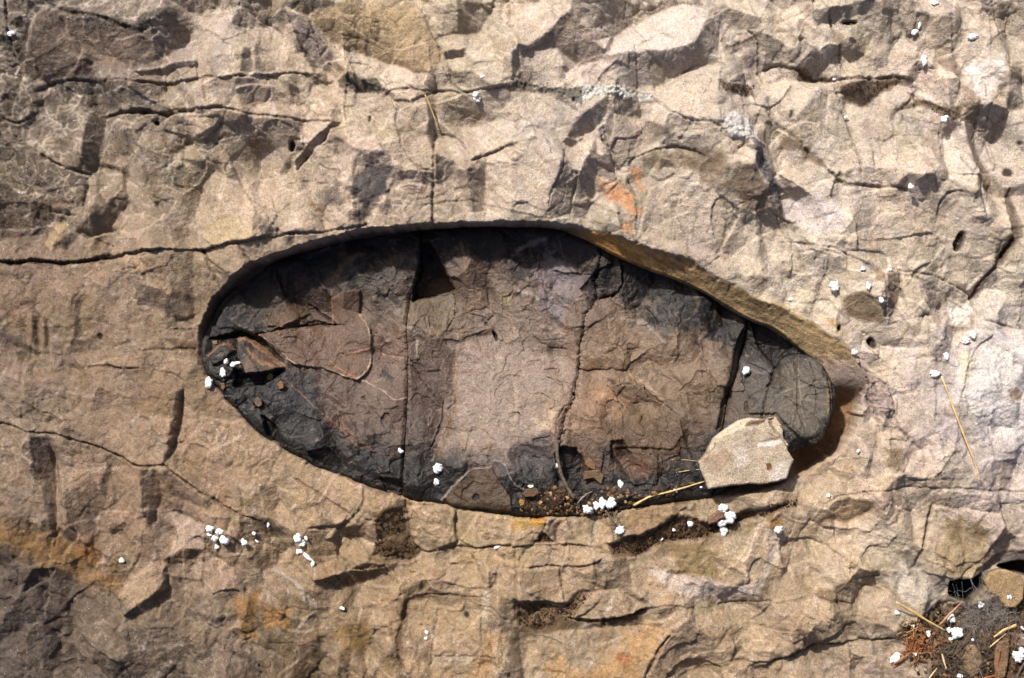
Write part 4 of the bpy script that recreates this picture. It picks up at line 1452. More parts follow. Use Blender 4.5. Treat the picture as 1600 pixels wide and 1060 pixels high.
NOD2 = """
T 950 340 2.944
C 116 106 92 .6 10 24;800,700 850,650 960,650 1030,760 1020,900 940,1020 860,980 780,880
C 142 122 100 .5 22 40;40,560 300,560 520,720 480,900 200,900 40,760
T 300 340 2.944
C 122 98 80 .6 3 4;310,540 400,505 600,500 640,500 640,380 700,340 770,340 770,440 825,520 825,690 770,750 700,735 600,690 460,670 400,610
C 116 98 88 .5 20 40;620,760 980,840 980,1000 760,1040 600,900
C 94 82 72 .5 16 36;120,380 340,250 400,400 300,480
T 600 340 2.944
C 162 144 130 .6 22 30;350,580 480,550 640,620 850,660 860,760 760,860 740,980 600,1040 300,1040 330,900 330,640
C 150 140 140 .5 8 34;700,140 800,160 900,300 860,400 800,480 760,430 740,280
C 118 104 88 .5 10 24;120,390 330,360 320,480 260,540 120,500
T 400 660 2.65
C 108 88 64 .65 3 5;780,320 830,250 885,192 975,190 1010,240 1050,300 1060,365 820,352
"""
NBASE = [(360,480,82,74,64),(420,440,76,70,64),(500,400,98,92,86),(600,400,100,92,84),(450,470,82,62,48),(520,540,116,94,78),(600,600,116,96,84),
 (420,620,54,52,56),(500,650,82,68,60),(600,700,70,62,58),(450,700,58,56,56),(560,740,58,52,48),(670,620,114,94,84),(660,700,84,72,64),
 (760,600,156,138,124),(820,560,150,132,118),(780,470,140,122,108),(850,650,152,132,118),(700,480,136,118,100),(720,750,94,84,80),(780,700,126,110,100),
 (760,400,112,92,80),(680,400,88,68,58),(880,420,124,106,100),(960,560,152,128,104),(1050,600,138,116,92),(950,640,140,108,78),(1000,700,104,84,66),
 (1080,690,88,72,60),(1100,540,118,102,88),(1060,470,84,78,76),(1120,600,118,98,80),(1180,600,92,86,78),(1250,640,92,84,74),(1200,540,64,60,60),
 (900,740,70,58,48),(1000,760,74,58,44),(960,470,120,104,90),(1020,540,140,118,96)]

# joints between the slabs: x as a function of y
J1 = [(340,664),(360,661),(425,655),(466,641),(510,636),(550,637),(618,637),(646,636),(700,632),(790,628)]
J2 = [(340,955),(384,940),(440,928),(467,931),(485,918),(503,914),(530,906),(561,902),(585,901),(612,899),(640,888),(680,878),(720,871),(815,866)]
J3 = [(440,1172),(500,1168),(523,1167),(574,1156),(612,1140),(640,1136),(670,1130),(760,1116),(800,1110)]

import re
def calm_patch(m):
    a = float(m.group(2) or .6); e = float(m.group(3) or 9); r = float(m.group(4) or 9)
    return 'C %s %.2f %.1f %.1f;' % (m.group(1), min(a, .95) * .82, e * 1.7 + 1, r * 1.7)

def coat(f):
    # black-brown film that covers the border, partly standing in for rim shade, and lies in blotches further in; pale and ochre specks
    sd = sdf(f.X, f.Y, round_poly(NODULE))
    n = fbm(f.WX, f.WY, 70, 861, 6, .72); n2 = fbm(f.X, f.Y, 14, 862, 4, .75)
    rim = np.exp(-np.maximum(sd, 0) / 55.0)
    m = smooth((n * .9 + n2 * .35 + rim * 1.25 - .32) * 4.2)[..., None] * .9
    f.C = f.C * (1 - m) + srgb((36, 34, 33)) * (1 + .5 * n2[..., None]) * m
    m = smooth((fbm(f.X, f.Y, 7, 863, 3, .6) - .42) * 8) * smooth(.4 + 1.5 * fbm(f.X, f.Y, 60, 864, 2))
    f.C = f.C * (1 - .5 * m[..., None]) + srgb((168, 146, 116)) * .5 * m[..., None]
    a1 = f.X * .35 + f.Y * .94; a2 = (f.Y * .35 - f.X * .94) * .3
    m = smooth((fbm(a1, a2, 12, 865, 4, .7) - .3) * 6)[..., None] * .35
    f.C = f.C * (1 - m) + srgb((176, 156, 140)) * m

def build_nodule():
    f = Field(290, 330, 1330, 830, 1.1, 51)
    f.C[:] = anchors(f.X, f.Y, NBASE, 48.0)
    n = fbm(f.X, f.Y, 60, 701, 5, .65)[..., None]; n2 = fbm(f.X, f.Y, 16, 731, 4, .7)[..., None]
    f.C *= 1 + .20 * n + .26 * n2
    warm = fbm(f.X, f.Y, 40, 771, 4, .6)
    f.C *= 1 + np.stack([.07 * warm, 0 * warm, -.10 * warm], -1)
    edges = []
    wx = f.X + 14 * fbm(f.X, f.Y, 50, 521, 3); wy = f.Y + 14 * fbm(f.X, f.Y, 50, 522, 3)
    for (sc, sd, a, hs, tn) in ((64, 531, .34, 3.2, .17), (28, 532, .26, 2.2, .22), (13, 533, .17, 1.1, .17), (7, 534, .14, .5, .10)):
        v, iv = shells(wx, wy, sc, sd)
        on = smooth(.55 + 1.2 * fbm(f.X, f.Y, 80, sd + 50, 2))
        f.S += a * v * on; f.H += hs * iv * on
        f.C *= (1 + tn * iv * on)[..., None]
        edges.append((iv, on, sd))
    f.S += .2 * fbm(f.X, f.Y, 30, 577, 4, .6)
    f.run(re.sub(r'(?m)^C (\d+ \d+ \d+)(?: (\.\d+))?(?: (\d+))?(?: (\d+))?;', calm_patch, NOD), 'FCR')
    coat(f)
    for iv, on, sd in edges[:3]: pale_edges(f, iv, on, .12, (160, 142, 122), sd)
    f.run(NOD2, 'C')
    f.S += .22 * fbm(f.WX, f.WY, 8, 591, 4, .65)
    relief = f.solve(1.7, .06, 200.0)
    f.run(NOD, 'KVD')
    f.H += f.R * (3.0 * np.abs(fbm(f.X, f.Y, 8, 640, 4, .7)))
    for (sc, sd, w) in ((90, 801, .9), (42, 802, .7)):
        f1, f2, _ = cells(f.WX + 12 * fbm(f.X, f.Y, 40, sd + 9, 3), f.WY + 12 * fbm(f.X, f.Y, 40, sd + 10, 3), sc, sd)
        d = (f2 - f1) * sc * .5
        on = smooth(1.6 * fbm(f.X, f.Y, 60, sd + 3, 2) + .1)
        k = np.clip(1.3 - d / (w * (1 + .8 * f.J)), 0, 1) * on
        f.H -= 1.6 * k
        f.C *= (1 - .3 * k)[..., None]
    sd_out = sdf(f.X * .6 + f.WX * .4, f.Y * .6 + f.WY * .4, round_poly(NODULE))
    edge = smooth(sd_out / 26)
    Z = nod_z(f.X, f.Y) + (f.H + relief * np.clip(edge + .3, 0, 1)) - 3 * (1 - edge) ** 2
    def jx(J): return np.interp(f.Y[:, 0], [a for a, b in J], [b for a, b in J]).astype(F32)[:, None]
    wob = f.WX - f.X
    a = f.X - jx(J1) + .8 * wob; b = f.X - jx(J2) + 2.2 * wob + 5 * fbm(f.X * .3, f.Y, 26, 871, 3); c = f.X - jx(J3) + .6 * wob
    gap = .55 * (1 + .9 * f.J).clip(.1, 3)
    d = sdf(f.WX + 2 * fbm(f.X, f.Y, 20, 872, 3), f.WY, [(1211,577),(1232,556),(1262,552),(1290,575),(1306,604),(1322,640),(1316,690),(1275,740),(1235,740),(1205,700),(1190,660),(1195,620)])
    regions = [
        ('slab', 'dark brown to blue-black slab at the left end of the oval nodule', np.minimum(-a, sd_out) - gap, 0),
        ('slab', 'broad greyish pink middle slab of the oval nodule', np.minimum(np.minimum(a, -b), sd_out) - gap, 3),
        ('slab', 'brown stained slab between the middle and the right end of the nodule', np.minimum(np.minimum(b, -c), sd_out) - gap * 1.3, 2),
        ('slab', 'dark slab at the right end of the nodule', np.minimum(np.minimum(c, -d), sd_out) - gap, -4),
        ('knob', 'rounded speckled grey-brown knob at the far right of the nodule', np.minimum(np.minimum(c, d), sd_out) - gap * .7, -2),
    ]
    root = bpy.data.objects.new('oval_nodule', None)
    root.location = W(800, 575, -.05)
    link(root, label='long dark oval stone nodule lying in the hollow of the tan rock', cat='rock nodule')
    mat = rock_material('nodule_stone', rough=.5, grain=.42, spec=.35, bump=.8, flecks=(.50, .62, 170, .07), mottle=.6, f8a=.3)
    inv = Vector(root.location)
    for (nm, lab, sd, dz) in regions:
        sd = sd.astype(F32)
        rounded = (1.5 if nm == 'knob' else 4) * (1 - smooth(sd / 7)) ** 2
        o = plate(nm, f.X, f.Y, Z + dz - rounded, sd, sd > 0, np.clip(f.C ** 1.12, .002, 1) * ROCK_K * .92, mat, 60, zref=nod_z(f.X, f.Y) + dz)
        link(o, root, label=lab)
        o.location = -inv
    f.Zfinal = Z
    return f, sd_out
nod_f, nod_sd = build_nodule()

# ------------------------------------------------------------ things lying on the rock
HMM = CAM_H * 1000.0
def surf(px, py):
    """height in mm of what one sees at a photo position"""
    z = gz(px, py)
    x = np.array([float(px)]); y = np.array([float(py)])
    if 300 < px < 1320 and 340 < py < 820 and nod_f.sample(nod_sd, x, y)[0] > 1:
        z = max(z, float(nod_f.sample(nod_f.Zfinal, x, y)[0]))
    return z
def surf_max(px, py, r):
    return max(surf(px + dx * r, py + dy * r) for dx in (-1, 0, 1) for dy in (-1, 0, 1))
def seat(px, py, z):
    k = 1 - z / HMM
    return Vector(((px - 800) * k / 1000, (530 - py) * k / 1000, z / 1000))

def tri_mesh(name, co, tris, mat, smooth_=True, rgb=None):
    return mesh_np(name, co, tris, mat, rgb, flat=not smooth_, nsides=3)

def ico(sub):
    t = (1 + 5 ** .5) / 2
    v = [(-1, t, 0), (1, t, 0), (-1, -t, 0), (1, -t, 0), (0, -1, t), (0, 1, t), (0, -1, -t), (0, 1, -t), (t, 0, -1), (t, 0, 1), (-t, 0, -1), (-t, 0, 1)]
    f = [(0,11,5),(0,5,1),(0,1,7),(0,7,10),(0,10,11),(1,5,9),(5,11,4),(11,10,2),(10,7,6),(7,1,8),(3,9,4),(3,4,2),(3,2,6),(3,6,8),(3,8,9),(4,9,5),(2,4,11),(6,2,10),(8,6,7),(9,8,1)]
    v = [np.array(a, float) / np.linalg.norm(a) for a in v]
    for _ in range(sub):
        mid = {}; nf = []
        def m(a, b):
            k = (min(a, b), max(a, b))
            if k not in mid:
                p = v[a] + v[b]; v.append(p / np.linalg.norm(p)); mid[k] = len(v) - 1
            return mid[k]
        for a, b, c in f:
            x, y, z = m(a, b), m(b, c), m(c, a)
            nf += [(a, x, z), (b, y, x), (c, z, y), (x, y, z)]
        f = nf
    return np.array(v), np.array(f)
ICO3, ICO1, ICO0 = ico(3), ico(1), ico(0)
rng = random.Random(5)

MAT_WHITE = plain_material('white_crumb', (.80, .80, .80), (.60, .60, .58), .75, 260, .25, bump=.0012)
MAT_STRAW = plain_material('straw', (.60, .43, .19), (.40, .27, .11), .55, 90, .3)
MAT_STRAW_PALE = plain_material('pale_straw', (.66, .52, .32), (.50, .36, .19), .6, 90, .3)
MAT_RUST = plain_material('rust_root', (.30, .12, .04), (.16, .06, .025), .8, 120, .2)
MAT_TWIG = plain_material('twig_bark', (.13, .10, .075), (.05, .04, .032), .85, 160, .2, bump=.001)
MAT_FIBRE = plain_material('grey_fibre', (.26, .23, .21), (.12, .105, .095), .8, 100, .2)
MAT_WEB = plain_material('web_thread', (.20, .20, .21), (.13, .13, .14), .6, 100, .3)
MAT_STONE = rock_material('loose_stone', rough=.9, grain=.5, spec=.15, bump=.8)

def lump(px, py, rx, ry, rot, label, cat='white crumb', name='white_crumb', group=None, mat=None, lobes=None):
    v, f = ICO3
    rx *= 1.22; ry *= 1.22
    n = lobes or (3 if max(rx, ry) > 5 else 2)
    cs = []
    for k in range(n):
        a = 6.283 * (k / n) + rng.uniform(-.5, .5)
        q = rng.uniform(.15, .5)
        cs.append((math.cos(a) * q, math.sin(a) * q, rng.uniform(-.1, .2), rng.uniform(.5, .75)))
    R = np.zeros(len(v))
    for (cx, cy, cz, r) in cs:
        c = np.array([cx, cy, cz]); b = v @ c
        disc = b * b - (c @ c - r * r)
        R = np.maximum(R, np.where(disc > 0, b + np.sqrt(np.maximum(disc, 0)), 0))
    R = np.maximum(R, .3)
    s = rng.random() * 99
    nz = sum(a_ * gnoise((v[:, 0] + v[:, 2] * .6) * k_ + s, (v[:, 1] - v[:, 2] * .5) * k_ + s * 2, 31) for a_, k_ in ((.30, 1.6), (.20, 3.6), (.10, 8.0)))
    R = R * np.clip(1 + nz, .5, 1.6)
    p = v * R[:, None]; p[:, :2] /= np.abs(p[:, :2]).max(0)
    hz = min(rx, ry) * .75
    p = p * np.array([rx, ry, hz])
    p[:, 2] = np.maximum(p[:, 2], -hz * .6)
    c, q = math.cos(rot), math.sin(rot)
    x = p[:, 0] * c - p[:, 1] * q; y = p[:, 0] * q + p[:, 1] * c
    co = np.stack([x, y, p[:, 2]], -1) / 1000
    o = tri_mesh(name, co, f, mat or MAT_WHITE)
    z = surf_max(px, py, min(rx, ry) * .5) + hz * .5
    o.location = seat(px, py, z)
    return link(o, label=label, cat=cat, group=group)

def tube(path, radii, mat, name, segs=6, flat=1.0):
    """one tapering round stalk through world points"""
    P = [Vector(p) for p in path]; co = []; q = []
    up = Vector((0, 0, 1))
    for i, p in enumerate(P):
        d = (P[min(i + 1, len(P) - 1)] - P[max(i - 1, 0)]).normalized()
        s = d.cross(up)
        s = s.normalized() if s.length > 1e-4 else Vector((1, 0, 0))
        t = s.cross(d).normalized()
        for k in range(segs):
            a = 2 * math.pi * k / segs
            co.append(p + s * (math.cos(a) * radii[i]) + t * (math.sin(a) * radii[i] * flat))
    for i in range(len(P) - 1):
        for k in range(segs):
            a, b = i * segs + k, i * segs + (k + 1) % segs
            q.append((a, b, b + segs, a + segs))
    n = len(co)
    co += [P[0], P[-1]]
    for k in range(segs):
        q.append((n, (k + 1) % segs, k, k)); e = (len(P) - 1) * segs
        q.append((n + 1, e + k, e + (k + 1) % segs, e + (k + 1) % segs))
    return co, q

def tubes_object(name, tubes, mat, rgb=None):
    me = bpy.data.meshes.new(name); co = []; fs = []
    for (c, q) in tubes:
        b = len(co); co += [tuple(v) for v in c]
        for f in q:
            g = []
            for i in f:
                if i + b not in g: g.append(i + b)
            fs.append(g)
    me.from_pydata(co, [], fs); me.polygons.foreach_set('use_smooth', [True] * len(fs))
    me.materials.append(mat); me.update()
    return bpy.data.objects.new(name, me)

def stalk(pts, r, mat, label, name='straw', cat='straw', taper=(.6, 1, .35), lift=0.0, bend=0.0, extra=None):
    """straw lying on the rock; it bridges dips"""
    n = 14; P = []
    L = [0]
    for a, b in zip(pts, pts[1:]): L.append(L[-1] + math.hypot(b[0] - a[0], b[1] - a[1]))
    for i in range(n + 1):
        s = L[-1] * i / n
        x = float(np.interp(s, L, [p[0] for p in pts])); y = float(np.interp(s, L, [p[1] for p in pts]))
        P.append([x, y, surf_max(x, y, 2.0)])
    z = np.array([p[2] for p in P]); t = np.linspace(0, 1, n + 1)
    line = np.polyval(np.polyfit(t, z, 1), t)
    line = line + max(0, float(np.percentile(z - line, 97)))
    r = r * .8
    W_ = []; R = []
    for i, p in enumerate(P):
        zz = line[i] + r * .8 + lift
        W_.append(seat(p[0], p[1], zz)); R.append(r / 1000 * float(np.interp(t[i], [0, .35, 1], taper)) * (1 + .12 * math.sin(i * 2.1)))
    tb = [tube(W_, R, mat, name, 7, .6)]
    o = tubes_object(name, tb, mat)
    return link(o, label=label, cat=cat)

def stone(outline, thick, label, rgb, name='loose_stone', cat='stone', zbase=None, text='', tilt=(0, 0), mat=None, g=.8, seed=900, kids=None, group=None, sink=2.0, edge=3.5):
    xs = [p[0] for p in outline]; ys = [p[1] for p in outline]
    f = Field(min(xs) - 8, min(ys) - 8, max(xs) + 8, max(ys) + 8, g, seed)
    f.C[:] = srgb(rgb) * (1 + .10 * fbm(f.X, f.Y, 25, seed + 1, 4)[..., None] + .10 * fbm(f.X, f.Y, 7, seed + 3, 3)[..., None])
    size = max(max(xs) - min(xs), max(ys) - min(ys))
    f.S += .35 * shells(f.WX, f.WY, size * .45, seed + 4)[0] * .6 + .3 * fbm(f.X, f.Y, 8, seed + 5, 4, .7)
    f.run(text, 'FC') if text else None
    H = f.solve(.8, .1, 80)
    f.H *= 1.0
    f.run(text, 'KVDR') if text else None
    sd = sdf(f.WX * .5 + f.X * .5, f.WY * .5 + f.Y * .5, outline)
    cx, cy = sum(xs) / len(xs), sum(ys) / len(ys)
    under = []
    for i in range(0, f.nx, max(1, f.nx // 9)):
        for j in range(0, f.ny, max(1, f.ny // 9)):
            if sd[j, i] > 0: under.append(surf(f.X[j, i], f.Y[j, i]))
    zb = (float(np.percentile(under, 80)) if zbase is None else zbase) - sink
    lip = edge * (1 - smooth(sd / edge)) ** 2
    Zt = zb + thick + H + f.H + tilt[0] * (f.X - cx) + tilt[1] * (f.Y - cy) - lip * .7
    Zb = np.full_like(Zt, zb) + tilt[0] * (f.X - cx) + tilt[1] * (f.Y - cy) + 1.5 * fbm(f.X, f.Y, 20, seed + 8, 2) + (1 - smooth(sd / 8)) * thick * .25
    Zt = np.maximum(Zt, Zb + 1.0)
    k = 1 - (zb + thick) / HMM
    X = 800 + (f.X - 800) * k; Y = 530 + (f.Y - 530) * k
    o = plate(name, X, Y, Zt.astype(F32), sd.astype(F32), sd > 0, np.clip(f.C, .002, 1) * ROCK_K, mat or MAT_STONE, 0, bottom=Zb.astype(F32))
    c = Vector(W(800 + (cx - 800) * k, 530 + (cy - 530) * k, zb / 1000))
    o.data.transform(__import__('mathutils').Matrix.Translation(-c)); o.location = c
    return link(o, label=label, cat=cat, group=group), zb + thick

def Z5(ox, oy, sc, s):
    return [(ox + float(a.split(',')[0]) / sc, oy + float(a.split(',')[1]) / sc) for a in s.split()]

# the big loose stone at the right end of the hollow
big = Z5(1060, 620, 5.3, "170,545 230,480 300,345 400,270 520,200 600,180 740,190 760,178 810,170 860,240 875,290 870,340 912,400 905,450 955,525 925,600 900,680 810,705 720,725 610,725 450,735 250,768 230,690 190,610")
stone(big, 26, 'angular pale grey-beige loose stone lying across the lower right rim of the hollow', (188, 172, 150), name='loose_stone', seed=910, tilt=(.02, .03), text="""
T 1060 620 5.3
F .1 0 3 .6;300,350 740,200 900,420 900,680 250,768 170,545
F .5 -3;170,545 300,345 400,270 520,200 600,180 620,200 520,265 350,335 310,400 240,480
C 206 190 166 .8 1 3;300,345 400,270 520,200 600,180 620,195 520,265 350,335
F -.5;600,200 740,190 640,240 520,260
C 104 76 58 .8 2 3;600,200 740,185 700,215 560,245
F .2 -6;745,195 810,165 880,290 870,340 800,270
C 210 192 164 .7;750,190 810,165 880,290 870,340
K 5 5;745,195 790,270 860,340 905,440
C 226 220 212 .9 2 4;650,385 760,360 860,350 870,385 760,410 660,420
C 140 112 86 .6 2 5;650,385 760,335 830,320 830,345 700,380
F -.3;650,380 830,310 840,350 700,375
C 112 78 44 1 1 1;730,555 765,550 775,590 750,615 730,600
C 216 206 198 .5 6 8;720,620 900,520 920,600 880,690 740,700
K 3 2;310,400 290,440 240,470
F -.3;540,300 640,260 620,420 560,440
F .3;230,600 330,560 380,700 260,740
F -.25;420,600 560,560 640,700 470,720
C 150 118 92 .45 6 22;200,500 420,420 430,560 260,640
C 218 208 196 .5 4 14;450,430 560,400 600,560 480,600
K 1.6 1.2;330,690 350,730
K 1.6 1.2;740,300 800,330 840,345
K 1.4 1;480,420 540,520 520,600
""")

# stones at the lower right corner
stone(Z5(1380, 860, 5.3, "850,260 880,190 960,160 1040,165 1130,200 1175,270 1170,400 1100,480 1020,480 960,400 880,350"), 20,
      'rounded tan stone wedged under the grey ledge at the lower right', (164, 138, 104), seed=920, zbase=-16)
stone(Z5(1380, 860, 5.3, "960,720 1000,695 1050,705 1056,800 1040,930 1010,1060 950,1075 925,960 930,830"), 12,
      'long brown upright stone flake beside the dark gap in the lower right corner', (134, 108, 84), name='stone_flake', cat='stone flake', seed=921, zbase=-12)
stone(Z5(1380, 860, 5.3, "1066,700 1120,685 1175,700 1190,800 1120,800 1080,770"), 12,
      'small mauve-grey stone at the right edge above the largest white crumbs', (140, 120, 108), seed=922, zbase=-14)
stone(Z5(1380, 860, 5.3, "700,790 760,780 810,850 830,930 800,1020 740,1060 680,1000 660,900"), 10,
      'flat olive-brown stone at the bottom edge among the dead roots', (140, 118, 90), seed=923, zbase=-16)
stone(Z5(1380, 860, 5.3, "180,560 260,560 310,610 290,650 200,650 160,610"), 8,
      'small pale stone just above the rusty root tangle', (158, 138, 116), seed=924, zbase=-12)
stone(Z5(1380, 860, 5.3, "50,740 110,735 125,765 80,780 45,765"), 5,
      'tiny brown stone left of the rusty root tangle', (130, 106, 82), seed=925, zbase=-10, g=.6)
# stone chips lying in the hollow
for (ol, th, lab, c, sd) in (
    ("585,885 610,862 637,880 628,915 600,925", 4, 'small triangular brown chip below the sharp shards at the left end', (146, 108, 74), 931),
    ("522,812 545,805 565,830 550,858 520,850", 4, 'ochre chip at the tip of the long brown shard', (158, 130, 84), 932),
    ("198,880 222,876 232,905 215,925 196,915", 4, 'little brown chip below the white crumbs at the left end', (128, 96, 70), 933),
    ("432,990 455,975 480,990 485,1030 455,1045 435,1025", 5, 'rounded grey-brown chip near the lower left rim of the hollow', (118, 98, 80), 934),
    ("140,585 175,582 178,610 150,612", 3, 'tiny yellowish chip beside the left wall of the hollow', (150, 122, 84), 935)):
    stone(Z5(300, 400, 4.417, ol), th, lab, c, name='stone_chip', cat='stone chip', seed=sd, g=.5, sink=.8, edge=1.5, group='stone chips in the hollow')
for (ol, th, lab, c, sd) in (
    ("85,490 130,450 180,425 230,425 235,470 190,510 110,515", 6, 'rounded brown chip at the left of the gravel in the hollow', (110, 88, 66), 941),
    ("40,570 70,535 105,540 100,580 60,600", 4, 'curled ochre chip lying on the gravel near the lower rim', (170, 130, 74), 942),
    ("290,480 330,470 335,500 305,512", 4, 'pale chip sitting in the middle of the gravel', (196, 176, 130), 943),
    ("600,240 640,190 700,240 690,290 640,270", 6, 'tan chip on the brown slab above the gravel', (134, 104, 76), 944),
    ("600,300 720,290 765,340 745,410 680,360 590,370", 6, 'jagged brown chip right of the black pit above the gravel', (120, 98, 76), 945),
    ("885,490 935,480 940,505 900,520", 3, 'tiny tan chip right of the largest white pair by the gravel', (150, 124, 96), 946)):
    stone(Z5(800, 680, 5.3, ol), th, lab, c, name='stone_chip', cat='stone chip', seed=sd, g=.5, sink=1.2, edge=1.5, group='stone chips in the hollow')
stone(Z5(1060, 620, 5.3, "245,1010 330,945 385,960 385,1010 300,1050 250,1060"), 10, 'pinkish brown stone left of the white trio in the soil trough', (132, 104, 86), seed=950, g=.6, sink=1)

